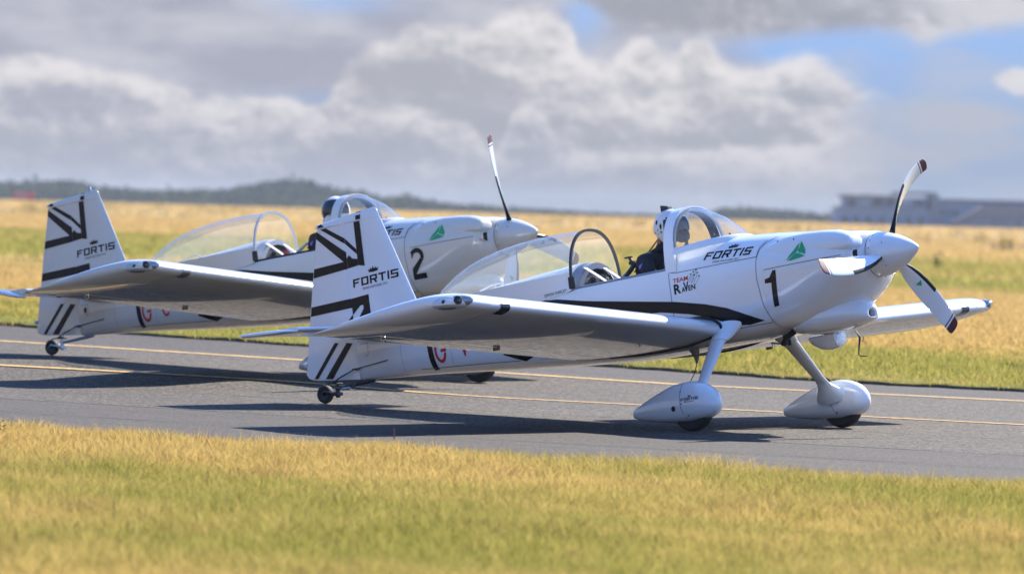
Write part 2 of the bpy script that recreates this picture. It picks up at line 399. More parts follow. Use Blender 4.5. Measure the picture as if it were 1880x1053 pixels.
def annulus(c, rx, rz, w, a0=0, a1=360, n=28):
    out = []
    for k in range(n):
        t0, t1 = R(a0 + (a1 - a0) * k / n), R(a0 + (a1 - a0) * (k + 1) / n)
        out.append([(c[0] + rx * math.cos(t0), c[1] + rz * math.sin(t0)), (c[0] + rx * math.cos(t1), c[1] + rz * math.sin(t1)),
                    (c[0] + (rx - w) * math.cos(t1), c[1] + (rz - w) * math.sin(t1)), (c[0] + (rx - w) * math.cos(t0), c[1] + (rz - w) * math.sin(t0))])
    return out

# ------------------------------------------------------------------ the ground
def sm(t):
    t = np.clip(t, 0, 1); return t * t * (3 - 2 * t)
def hgt(x, y):
    """the pavement rises a few centimetres towards the far left"""
    xc = np.clip(x, -20, -6); yc = np.clip(y, 2, 6)
    pl = .033 - .0156 * (xc + 7.63) - .0177 * (yc - 4.75)
    return np.maximum(0, pl) * sm((y - .8) / 2.6) * sm((-5 - x) / 2.5)
def field(x, y):
    d = np.hypot(x - CAM.x, y - CAM.y)
    und = 0.05 * np.sin(x * 0.05 + 1) * np.sin(y * 0.043) * sm((y - 25) / 40)
    return hgt(x, y) + 1.0 * sm((d - 150) / 700) * sm((y - 25) / 60) + und
FE = [(-220, 4), (-60, 9.2), (-18.6, 10.55), (-11, 10.75), (-4.7, 11.0), (20, 11.6), (220, 16)]
Y1 = [(-220, -3), (-60, 4.9), (-15.3, 7.12), (-9.2, 8.0), (-3.0, 8.6), (20, 9.4), (220, 14)]
Y2 = [(-220, -9), (-60, 0.0), (-10.62, 2.30), (-5.6, 2.95), (0.23, 3.38), (20, 4.8), (220, 14)]
J1 = [(-220, -8), (-60, -1.6), (-9.0, 0.62), (-5.1, 0.47), (0.5, 0.55), (1.2, 0.58), (20, 1.5), (220, 8)]
J2 = [(-220, -14), (-60, -5), (-6.25, -2.32), (-2.59, -2.36), (3.5, -1.75), (20, -0.4), (220, 12)]
NE = [(-220, -16), (-60, -9.5), (-2.2, -6.5), (0.1, -6.4), (2.4, -6.33), (4.2, -6.15), (5.9, -5.75), (20, -2.2), (220, 10)]
def yl(poly, x): 
    a = np.array(poly); return np.interp(x, a[:, 0], a[:, 1])

def value_noise(x, y, s, seed):
    g = np.random.default_rng(seed).uniform(0, 1, (64, 64)); u, v = x / s, y / s
    i, j = np.floor(u).astype(int), np.floor(v).astype(int); a, b = sm(u - i), sm(v - j)
    q = lambda ii, jj: g[ii % 64, jj % 64]
    return (q(i, j) * (1 - a) + q(i + 1, j) * a) * (1 - b) + (q(i, j + 1) * (1 - a) + q(i + 1, j + 1) * a) * b
def ground_material():
    m = bpy.data.materials.new('dry_grassland'); m.use_nodes = True
    T = NT(m.node_tree); b = T.n['Principled BSDF']; b.inputs['Roughness'].default_value = 1.0; b.inputs['Specular IOR Level'].default_value = 0.05
    T.l.new(grass_tint(T, False), b.inputs['Base Color'])
    pos = T.new('ShaderNodeNewGeometry').outputs['Position']
    bn = T.new('ShaderNodeBump'); bn.inputs['Strength'].default_value = 1.0; bn.inputs['Distance'].default_value = 0.25
    T.l.new(T.noise(pos, 3.0, 6, 0.75), bn.inputs['Height']); T.l.new(bn.outputs[0], b.inputs['Normal'])
    return m
def grass_tint(T, blades):
    """straw, green and rusty patches laid out over the field"""
    pos = T.new('ShaderNodeNewGeometry').outputs['Position']
    sp = T.new('ShaderNodeSeparateXYZ'); T.l.new(pos, sp.inputs[0])
    pn = T.vm('MULTIPLY', pos, (0.45, 1.0, 0.0))
    big = T.noise(pn, 0.045, 4, 0.55, 0.4); mid = T.noise(pn, 0.35, 4, 0.6); fine = T.noise(pos, 2.2, 4, 0.65)
    y = sp.outputs[1]
    green_near = T.m('MULTIPLY', T.ss(y, 8, 12), T.m('SUBTRACT', 1.0, T.ss(y, 17, 27)))       # mown edge beyond the pavement
    green_band = T.m('MULTIPLY', T.ss(y, 58, 75), T.m('SUBTRACT', 1.0, T.ss(y, 120, 170)))
    g = T.m('ADD', T.m('MULTIPLY', green_near, 0.58), T.m('MULTIPLY', green_band, 0.46))
    g = T.m('ADD', g, T.m('MULTIPLY', T.m('SUBTRACT', mid, 0.5), 1.2))
    g = T.m('ADD', g, T.m('MULTIPLY', T.m('SUBTRACT', big, 0.5), 1.7))
    g = T.m('ADD', g, T.m('MULTIPLY', T.m('SUBTRACT', fine, 0.5), 0.5))
    near = T.m('SUBTRACT', 1.0, T.ss(y, -5, 5))
    g = T.m('ADD', g, T.m('MULTIPLY', near, 0.06))
    straw = T.mix(T.ss(big, 0.35, 0.65), (0.54, 0.35, 0.125), (0.52, 0.375, 0.13))
    rust = T.m('MULTIPLY', T.ss(y, 130, 260), 0.55)
    straw = T.mix(rust, straw, (0.55, 0.355, 0.155))
    k = 1.0 if blades else 0.8
    green = (0.275, 0.26, 0.058)
    straw = T.mix(T.m('MULTIPLY', T.ss(y, 14, 40), 0.8), straw, (0.56, 0.385, 0.165))
    dry = T.noise(T.vm('MULTIPLY', pos, (1.0, .8, 0)), 1.3, 5, .65)
    straw = T.mix(T.ss(dry, .50, .68), straw, (0.40, 0.235, 0.105))
    mott = T.noise(T.vm('MULTIPLY', pos, (.55, 1.0, 0)), 3.4, 5, .7)
    straw = T.mix(T.m('MULTIPLY', T.ss(mott, .50, .72), .55), straw, (0.30, 0.20, 0.06))
    c = T.mix(T.ss(g, 0.06, 0.46), straw, green)
    if blades:
        rnd = T.new('ShaderNodeNewGeometry').outputs['Random Per Island']
        c = T.mix(T.m('MULTIPLY', T.ss(rnd, 0.55, 1.0), 0.6), c, (0.60, 0.43, 0.16))
        c = T.mix(T.m('MULTIPLY', T.ss(rnd, 0.35, 0.0), 0.55), c, (0.15, 0.165, 0.028))
    return T.vm('MULTIPLY', c, (k, k, k))
def blade_material():
    m = bpy.data.materials.new('grass_blades'); m.use_nodes = True
    T = NT(m.node_tree); T.n.clear()
    c = grass_tint(T, True)
    d = T.new('ShaderNodeBsdfDiffuse'); t = T.new('ShaderNodeBsdfTranslucent'); T.l.new(c, d.inputs[0]); T.l.new(c, t.inputs[0])
    mx = T.new('ShaderNodeMixShader'); mx.inputs[0].default_value = 0.5
    T.l.new(d.outputs[0], mx.inputs[1]); T.l.new(t.outputs[0], mx.inputs[2])
    T.l.new(mx.outputs[0], T.new('ShaderNodeOutputMaterial').inputs[0])
    return m
M['field'] = ground_material(); M['blades'] = blade_material()

def asphalt(name, col, contrast, scale, streak):
    m = bpy.data.materials.new(name); m.use_nodes = True
    T = NT(m.node_tree); b = T.n['Principled BSDF']
    pos = T.new('ShaderNodeNewGeometry').outputs['Position']
    sp = T.noise(pos, scale, 3, 0.7); pat = T.noise(T.vm('MULTIPLY', pos, (0.25, 1.0, 1.0)), 0.9, 5, 0.6, 0.3)
    lane = T.noise(T.vm('MULTIPLY', pos, (0.03, 1.0, 1.0)), 3.2, 4, 0.6)
    peb = T.new('ShaderNodeTexVoronoi'); T.l.new(pos, peb.inputs['Vector']); peb.inputs['Scale'].default_value = scale * 0.62
    sep = T.new('ShaderNodeSeparateColor'); T.l.new(peb.outputs['Color'], sep.inputs[0])
    v = T.m('ADD', T.m('MULTIPLY', T.m('SUBTRACT', sep.outputs[0], 0.5), contrast), T.m('MULTIPLY', T.m('SUBTRACT', sp, 0.5), contrast * 1.2))
    v = T.m('ADD', v, T.m('MULTIPLY', T.m('SUBTRACT', pat, 0.5), 0.6))
    v = T.m('ADD', v, T.m('MULTIPLY', T.m('SUBTRACT', lane, 0.5), streak))
    v = T.m('MAXIMUM', T.m('ADD', 1.0, v), 0.15)
    cv = T.new('ShaderNodeCombineXYZ')
    for i in range(3): T.l.new(T.m('MULTIPLY', v, col[i]), cv.inputs[i])
    T.l.new(cv.outputs[0], b.inputs['Base Color'])
    b.inputs['Roughness'].default_value = 0.85; b.inputs['Specular IOR Level'].default_value = 0.3
    bn = T.new('ShaderNodeBump'); bn.inputs['Strength'].default_value = 0.7; bn.inputs['Distance'].default_value = 0.006
    T.l.new(peb.outputs['Distance'], bn.inputs['Height']); T.l.new(bn.outputs[0], b.inputs['Normal'])
    return m
M['asphalt'] = asphalt('worn_asphalt', (0.0455, 0.0355, 0.0255), 3.4, 66, 0.7)
M['asphalt_near'] = asphalt('smooth_dark_asphalt', (0.041, 0.0322, 0.0258), 1.4, 80, 0.9)
M['asphalt_far'] = asphalt('grey_asphalt', (0.036, 0.0285, 0.0228), 1.6, 60, 0.8)
M['yellow'] = mat('worn_yellow_line_paint', (0.50, 0.30, 0.08), 0.8, grain=0.5, gscale=14)
M['seal'] = mat('crack_sealant', (0.03, 0.029, 0.029), 0.8)

def build_ground():
    xs = np.unique(np.concatenate([np.linspace(-3000, 3000, 61), np.linspace(-500, 500, 81), np.linspace(-60, 60, 81)]))
    ys = np.unique(np.concatenate([np.linspace(-3000, 3000, 61), np.linspace(-200, 900, 89), np.linspace(-40, 60, 81)]))
    X, Y = np.meshgrid(xs, ys); Z = field(X, Y) - 0.03
    nx, ny = len(xs), len(ys)
    v = np.stack([X.ravel(), Y.ravel(), Z.ravel()], 1)
    f = [(j * nx + i, j * nx + i + 1, (j + 1) * nx + i + 1, (j + 1) * nx + i) for j in range(ny - 1) for i in range(nx - 1)]
    tag(link('ground', mesh(v.tolist(), f), M['field']), kind='structure')
    def band(name, lo, hi, z, m, n=12):
        xs = np.unique(np.concatenate([np.linspace(-220, 220, 45), np.linspace(-30, 20, 101)])); v, f = [], []
        for x in xs:
            a, b = lo(x), hi(x)
            for k in range(n + 1):
                y = a + (b - a) * k / n; v.append((x, y, float(hgt(x, y)) + z))
        for i in range(len(xs) - 1):
            for k in range(n): f.append((i * (n + 1) + k, (i + 1) * (n + 1) + k, (i + 1) * (n + 1) + k + 1, i * (n + 1) + k + 1))
        return tag(link(name, mesh(v, f), m), kind='structure')
    wob = lambda x, s, a: a * (math.sin(x * 1.7 + s) + 0.6 * math.sin(x * 4.3 + 2 * s) + 0.4 * math.sin(x * 9.1 + 3 * s))
    band('taxiway', lambda x: yl(J2, x), lambda x: yl(Y1, x) + .55, 0.0, M['asphalt'])
    band('taxiway_shoulder', lambda x: yl(NE, x) - .25, lambda x: yl(J2, x), 0.0, M['asphalt_near'])
    band('taxiway_shoulder', lambda x: yl(Y1, x) + .55, lambda x: yl(FE, x) + .2, 0.0, M['asphalt_far'])
    band('taxiway_line', lambda x: yl(Y1, x) - .10, lambda x: yl(Y1, x) + .10, 0.005, M['yellow'], 1)
    band('taxiway_line', lambda x: yl(Y2, x) - .062, lambda x: yl(Y2, x) + .062, 0.005, M['yellow'], 1)
    def crack(poly, s, w):
        return (lambda x: yl(poly, x) + wob(x, s, .018) - w * (0.6 + 0.4 * math.sin(x * 3 + s)), lambda x: yl(poly, x) + wob(x, s, .018) + w * (0.6 + 0.4 * math.sin(x * 5 + s)))
    xs = np.unique(np.concatenate([np.linspace(-220, 220, 60), np.linspace(-30, 12, 420)])); v, f = [], []
    wb = value_noise(xs + 50, xs * 0, 0.23, 31) * .16 + value_noise(xs + 50, xs * 0 + 3, 0.9, 32) * .16 - .12
    for x, w in zip(xs, wb):
        y0 = float(yl(FE, x)) + w
        for dy, z in ((0, -.02), (.02, .032), (.09, .048), (.6, .045), (4.5, -.02)): v.append((x, y0 + dy, float(hgt(x, y0)) + z * (.75 + w * 2)))
    n = 5
    for i in range(len(xs) - 1):
        for k in range(4): f.append((i * n + k, (i + 1) * n + k, (i + 1) * n + k + 1, i * n + k + 1))
    me = mesh(v, f); lip = link('turf_edge', me, [mat('shade_darkened_soil', (0.055, 0.042, 0.026), 1.0, grain=.7, gscale=7), M['field']]); tag(lip, kind='structure')  # soil face of the lip, its colour darkened to paint in the shade band
    for i, p in enumerate(me.polygons): p.material_index = 0 if i % 4 == 0 else 1
    for poly, s, w in ((J1, 0.3, 0.022), (J2, 1.9, 0.03), ([(p[0], p[1] - 1.95) for p in J2], 4.0, 0.02), ([(p[0], p[1] + 1.25) for p in Y1], 5.0, 0.018)):
        a, b = crack(poly, s, w); band('pavement_joint', a, b, 0.004, M['seal'], 1)
build_ground()

# ---- grass: tufts of blades in one mesh each
def blades(name, x, y, z, h, w, lean=0.35, seg=2):
    n = len(x); a = RNG.uniform(0, 2 * np.pi, n); la = RNG.uniform(0, 2 * np.pi, n)
    L = np.abs(RNG.normal(0, lean, n)) * h; dx, dy = np.cos(la) * L, np.sin(la) * L
    wx, wy = np.cos(a) * w / 2, np.sin(a) * w / 2
    rows = [(0, 1.0, 0), (0.55, 0.8, 0.32)] if seg == 2 else [(0, 1.0, 0)]
    V = []
    for t, ww, l in rows:
        V.append(np.stack([x + dx * l - wx * ww, y + dy * l - wy * ww, z + h * t], 1)); V.append(np.stack([x + dx * l + wx * ww, y + dy * l + wy * ww, z + h * t], 1))
    V.append(np.stack([x + dx, y + dy, z + h], 1))
    k = len(V); V = np.stack(V, 1).reshape(-1, 3)
    base = (np.arange(n) * k)[:, None]
    tris = [[0, 1, 3], [0, 3, 2], [2, 3, 4]] if seg == 2 else [[0, 1, 2]]
    F = (base[:, None, :] + np.array(tris)[None]).reshape(-1)
    me = bpy.data.meshes.new(name); me.vertices.add(len(V)); me.vertices.foreach_set('co', V.ravel().astype(np.float32))
    me.loops.add(len(F)); me.loops.foreach_set('vertex_index', F.astype(np.int32))
    me.polygons.add(len(F) // 3); me.polygons.foreach_set('loop_start', np.arange(0, len(F), 3, dtype=np.int32))
    me.update(calc_edges=True); me.validate()
    return tag(link(name, me, M['blades']), kind='stuff')
F2 = np.array([C_F.x, C_F.y]) / math.hypot(C_F.x, C_F.y); R2 = np.array([F2[1], -F2[0]])
def scatter(n, d0, d1, margin=1.35, power=1.0):
    """points on the ground over the sector of the field that the photograph looks across"""
    t = RNG.uniform(0, 1, n) ** power; d = np.sqrt(d0 * d0 + (d1 * d1 - d0 * d0) * t)
    s = RNG.uniform(-0.095 * margin, 0.095 * margin, n) * d
    return CAM.x + F2[0] * d + R2[0] * s, CAM.y + F2[1] * d + R2[1] * s, d
def build_grass():
    # near verge: short dry turf with matted leaves, then looser taller wisps
    x, y, d = scatter(420000, 21, 42, 1.25); edge = yl(NE, x) + 0.22 * value_noise(x, y, 0.35, 1) + 0.10 * value_noise(x, y, 0.09, 21) - 0.14
    k = y < edge; x, y = x[k], y[k]; nz = value_noise(x, y, 0.42, 2); n2 = value_noise(x, y, 1.9, 3); n3 = value_noise(x, y, 0.11, 22)
    h = (0.016 + 0.052 * nz * n2 * 2 + 0.022 * n3) * RNG.uniform(0.4, 1.5, len(x))
    blades('grass', x, y, np.full(len(x), -0.03), h + 0.03, RNG.uniform(0.003, 0.007, len(x)), 0.95)
    x, y, d = scatter(900, 23, 42, 1.25); k = y < yl(NE, x) - .1; cx, cy = x[k], y[k]
    n = 26; x = np.repeat(cx, n) + RNG.normal(0, .045, len(cx) * n); y = np.repeat(cy, n) + RNG.normal(0, .045, len(cx) * n)
    blades('grass_tussocks', x, y, np.full(len(x), -0.03), np.repeat(RNG.uniform(.07, .16, len(cx)), n) * RNG.uniform(.5, 1.1, len(x)), RNG.uniform(0.003, 0.007, len(x)), 0.7)
    x, y, d = scatter(52000, 22, 42, 1.25); k = (y < yl(NE, x) + 0.22 * value_noise(x, y, 0.35, 1) - .05) & (value_noise(x, y, 0.55, 5) * value_noise(x, y, 2.3, 6) > 0.22); x, y = x[k], y[k]
    blades('grass_stalks', x, y, np.full(len(x), -0.03), RNG.uniform(0.06, 0.15, len(x)), RNG.uniform(0.002, 0.0045, len(x)), 0.6)
    # far verge and the field behind
    x, y, d = scatter(520000, 52, 125, 1.25); k = y > yl(FE, x) - .10 + 0.30 * value_noise(x, y, 0.3, 8); x, y, d = x[k], y[k], d[k]
    nz = value_noise(x, y, 1.1, 9)
    h = (0.02 + 0.06 * nz) * RNG.uniform(0.4, 1.5, len(x))
    blades('grass', x, y, field(x, y) - 0.02 + .035 * np.exp(-np.maximum(0, y - yl(FE, x)) / 1.5), h + 0.02, RNG.uniform(0.008, 0.018, len(x)) * (d / 80), 0.9)
    x, y, d = scatter(260000, 120, 420, 1.2); nz = value_noise(x, y, 6, 11)
    h = (0.06 + 0.16 * nz) * RNG.uniform(0.5, 1.3, len(x))
    blades('grass', x, y, field(x, y) - 0.03, h, RNG.uniform(0.04, 0.09, len(x)) * (d / 220), 0.8, 1)
    x, y, d = scatter(70000, 400, 1500, 1.2, 0.7); h = RNG.uniform(0.12, 0.34, len(x))
    blades('grass', x, y, field(x, y) - 0.03, h, RNG.uniform(0.25, 0.6, len(x)), 0.5, 1)
build_grass()

# ------------------------------------------------------------------ aeroplanes
ALPHA = R(10.8)                                     # nose-up attitude on its tail wheel
FUS = [  # x, half width, top, bottom, mid height, top roundness, bottom roundness
    (0.40, .385, 1.520, .742, 1.16, 2.5, 4.2), (0.15, .378, 1.545, .725, 1.16, 2.5, 4.5), (-0.10, .368, 1.560, .716, 1.16, 2.7, 4.8),
    (-0.50, .358, 1.562, .716, 1.16, 3.2, 5.0), (-1.00, .350, 1.565, .722, 1.16, 3.2, 5.0), (-1.60, .338, 1.60, .762, 1.17, 2.6, 4.6),
    (-2.00, .318, 1.585, .800, 1.18, 2.3, 4.2), (-2.50, .278, 1.555, .850, 1.19, 2.2, 3.8), (-3.00, .222, 1.515, .905, 1.20, 2.1, 3.4),
    (-3.40, .165, 1.475, .944, 1.21, 2.1, 3.0), (-3.80, .100, 1.435, .978, 1.21, 2.1, 2.8), (-4.105, .045, 1.40, 1.006, 1.20, 2.1, 2.6)]
RAIL = 1.368
def fus_at(x): return interp(FUS, [x])[0]
def fus_w(x, z):
    s = fus_at(x); n = s[5] if z > s[4] else s[6]; h = (s[2] - s[4]) if z > s[4] else (s[4] - s[3])
    q = min(1, abs(z - s[4]) / h); return s[1] * max(0, 1 - q ** n) ** (1 / n)

def naca(xc, t):
    m, k1 = .2025, 15.957
    yt = 5 * t * (.2969 * math.sqrt(xc) - .126 * xc - .3516 * xc ** 2 + .2843 * xc ** 3 - .1036 * xc ** 4)
    yc = k1 / 6 * (xc ** 3 - 3 * m * xc ** 2 + m * m * (3 - m) * xc) if xc < m else k1 * m ** 3 / 6 * (1 - xc)
    return yc + yt, yc - yt
CHORD, INC = 1.473, R(1.2)
def wle(y): return -0.05, 0.815 + (abs(y) - 0.4) * 0.0635
def wpt(y, xc, zc, lex=0.0, ch=CHORD):
    lx, lz = wle(y); a, b = xc * ch, zc * ch
    return (lx - lex - a * math.cos(INC) + b * math.sin(INC), y, lz - a * math.sin(INC) + b * math.cos(INC))
def wring(y, c0, c1, t=.135, lex=0.0, n=22, up=1.0, lo=1.0, ch=CHORD):
    fr = [c0 + (c1 - c0) * (1 - math.cos(math.pi * k / n)) / 2 if c0 > 0 else c1 * (1 - math.cos(math.pi / 2 * k / n)) for k in range(n + 1)]
    U = [wpt(y, c, naca(c, t)[0] * up, lex, ch) for c in reversed(fr)]; Lw = [wpt(y, c, naca(c, t)[1] * lo, lex, ch) for c in fr]
    if c0 == 0: Lw = Lw[1:]
    return U + Lw
def slab_ring(le, te, th, axis, n=14, hinge_nose=False):
    """thin symmetric tail section; le and te are (x, y, z); thickness lies along axis"""
    le, te, ax = Vector(le), Vector(te), Vector(axis); out = []
    fr = [(1 - math.cos(math.pi / 2 * k / n)) if not hinge_nose else k / n for k in range(n + 1)]
    def half(c):
        if hinge_nose: return th / 2 * (1 - c) ** .9 if c > .04 else th / 2 * .8
        return th / 2 * (2.6 * math.sqrt(c) - 2.0 * c + 0.02) / 0.86 if c < .5 else th / 2 * (1.0 - 0.35 * (c - .5))
    for c in reversed(fr): out.append(tuple(le.lerp(te, c) + ax * max(half(c), .002)))
    for c in fr: out.append(tuple(le.lerp(te, c) - ax * max(half(c), .002)))
    return out

def build_pilot(root_name, label, cat, rootloc, rootrot, dark_helmet):
    """a seated figure: one skinned surface, with helmet, visor, mask and hose as its children"""
    root_rot = rootrot
    P = {}; V, E, Rr = [], [], []
    def add(p, r, parent=None):
        V.append(p); Rr.append(r)
        if parent is not None: E.append((parent, len(V) - 1))
        return len(V) - 1
    pel = add((-.98, 0, .98), .145); wst = add((-.97, 0, 1.14), .135, pel); chs = add((-.92, 0, 1.32), .155, wst); up = add((-.87, 0, 1.455), .145, chs)
    nk0 = add((-.835, 0, 1.555), .075, up); nk = add((-.80, 0, 1.61), .06, nk0); hd = add((-.75, 0, 1.72), .095, nk); hd2 = add((-.72, 0, 1.79), .085, hd)
    for s in (-1, 1):
        sh = add((-.885, s * .175, 1.485), .082, up); el0 = add((-.80, s * .245, 1.39), .058, sh); el = add((-.70, s * .265, 1.26), .048, el0)
        fa = add((-.54, s * .22, 1.215), .042, el); wr = add((-.40, s * .15, 1.20), .030, fa); pa = add((-.34, s * .12, 1.195), .036, wr)
        for k in range(4):
            o = (k - 1.5) * .018
            f1 = add((-.285 - abs(k - 1.4) * .008, s * .12 + o, 1.20), .0095, pa); f2 = add((-.262 - abs(k - 1.4) * .008, s * .118 + o, 1.178), .009, f1); add((-.275, s * .117 + o, 1.158), .008, f2)
        t1 = add((-.345, s * .075, 1.205), .011, pa); add((-.31, s * .07, 1.19), .009, t1)
        hp = add((-.93, s * .10, .95), .10, pel); kn0 = add((-.68, s * .13, 1.0), .085, hp); kn = add((-.45, s * .15, 1.03), .062, kn0); cf = add((-.30, s * .15, .90), .055, kn)
        an = add((-.14, s * .14, .80), .040, cf); add((-.03, s * .14, .86), .036, an)
    me = bpy.data.meshes.new('figure'); me.from_pydata(V, E, [])
    o = bpy.data.objects.new('person', me); COL.objects.link(o)
    sk = o.modifiers.new('skin', 'SKIN'); sk.use_smooth_shade = True
    for i, r in enumerate(Rr): me.skin_vertices[0].data[i].radius = (r, r)
    for i in range(len(V)): me.skin_vertices[0].data[i].use_root = (i == 0)
    sb = o.modifiers.new('sub', 'SUBSURF'); sb.levels = 2
    dg = bpy.context.evaluated_depsgraph_get(); dg.update()
    body = bpy.data.meshes.new_from_object(o.evaluated_get(dg))
    bpy.data.objects.remove(o)
    body.materials.clear(); body.materials.append(M['suit']); body.materials.append(M['skin'])
    for p in body.polygons:
        p.use_smooth = True
        c = p.center; p.material_index = 1 if (c.z > 1.625 or c.x > -.40 and c.z > 1.10) else 0
    b = link('person', body); b.location = rootloc; b.rotation_euler = rootrot
    tag(b, label, cat, 'pilots in the open cockpits')
    # collar and shoulder patch
    link('collar', tube([(-.83 + .085 * math.cos(t), .085 * math.sin(t), 1.575 + .02 * math.cos(t)) for t in [2 * math.pi * k / 16 for k in range(17)]], .022, 8), M['suit'], b)
    bv = bvh_of([b])
    decal('shoulder_patch', [[(-.895, 1.455), (-.845, 1.470), (-.855, 1.435), (-.905, 1.425)]], bv, M['purple'], b, off=.004, step=.015)
    # helmet: a shell open at the face
    bm = bmesh.new(); bmesh.ops.create_uvsphere(bm, u_segments=40, v_segments=26, radius=1)
    for v in bm.verts: v.co = Vector((v.co.x * .150, v.co.y * .128, v.co.z * .150))
    cut = [f for f in bm.faces if (f.calc_center_median().x > .045 and f.calc_center_median().z < .045 and abs(f.calc_center_median().y) < .095) or f.calc_center_median().z < -.115]
    bmesh.ops.delete(bm, geom=cut, context='FACES')
    for v in bm.verts:
        if v.co.z < -.02 and v.co.x < .0: v.co.x *= 1 - .35 * ((-v.co.z - .02) / .12)
        v.co += Vector((-.715, 0, 1.745))
    hm = bpy.data.meshes.new('h'); bm.to_mesh(hm); bm.free(); hm.polygons.foreach_set('use_smooth', [True] * len(hm.polygons))
    h = link('helmet', hm, M['helmet_white'], b)
    # visor
    bm = bmesh.new(); bmesh.ops.create_uvsphere(bm, u_segments=40, v_segments=26, radius=1)
    for v in bm.verts: v.co = Vector((v.co.x * .160, v.co.y * .136, v.co.z * .158))
    if dark_helmet: keep = lambda c: c.x > -.03 and -.04 < c.z < .10 + .25 * min(0, c.x - .06)
    else: keep = lambda c: c.x > .035 and -.045 < c.z < .075
    bmesh.ops.delete(bm, geom=[f for f in bm.faces if not keep(f.calc_center_median())], context='FACES')
    for v in bm.verts: v.co += Vector((-.715, 0, 1.745))
    vm_ = bpy.data.meshes.new('v'); bm.to_mesh(vm_); bm.free(); vm_.polygons.foreach_set('use_smooth', [True] * len(vm_.polygons))
    link('visor', vm_, M['visor'], b)
    # oxygen mask with its round filter, hose and straps
    mk = link('oxygen_mask', join_meshes([ball((-.595, 0, 1.66), .052, 2, (1, .9, 1.1)), lathe([(0.0, 0), (.036, 0), (.042, .008), (.042, .03), (.034, .036), (0, .036)], (-.592, -.03, 1.645), (.35, -.9, -.1))]), M['mask'], b)
    if dark_helmet: mk.data.materials[0] = M['helmet_white']
    link('hose', tube([(-.57, -.01, 1.62), (-.555, -.03, 1.585), (-.565, -.07, 1.55), (-.62, -.11, 1.50)], .014, 8), M['mask'], b)
    if not dark_helmet:
        bv = bvh_of([h])
        for nm, poly in (('helmet_marking', disc((-.768, 1.792), .012, 12, .019)), ('helmet_marking', disc((-.722, 1.752), .010, 12, .024)), ('helmet_marking', disc((-.725, 1.708), .008, 10, .008)),
                         ('helmet_marking', disc((-.755, 1.728), .006, 8)), ('helmet_marking', disc((-.81, 1.715), .012, 8, .007)), ('helmet_marking', disc((-.84, 1.725), .006, 8, .012)), ('helmet_marking', disc((-.765, 1.70), .005, 8))):
            decal(nm, [poly], bv, M['black'], h, off=.003, step=.008)
        bm_ = box_mesh(-.775, -.70, -.035, .035, 1.865, 1.925, .015)
        for v in bm_.vertices: v.co.z += (v.co.x + .73) * -.25
        link('camera', bm_, M['mask'], h)
    else:
        link('visor_cover_knob', ball((-.86, -.05, 1.75), .02, 1), M['mask'], h)
    if dark_helmet:      # head turned to look out over the right-hand side
        mt = Matrix.Translation((-.73, 0, 0)) @ Matrix.Rotation(R(-88), 4, 'Z') @ Matrix.Translation((.73, 0, 0))
        for c in b.children:
            if c.name.split('.')[0] in ('helmet', 'visor', 'oxygen_mask', 'hose'): c.data.transform(mt)
    link('cable', tube([(-.84, -.03, 1.665), (-.885, -.07, 1.60), (-.915, -.11, 1.545), (-.96, -.13, 1.49), (-1.03, -.14, 1.43)], .006, 6), M['brown'], b)
    return b

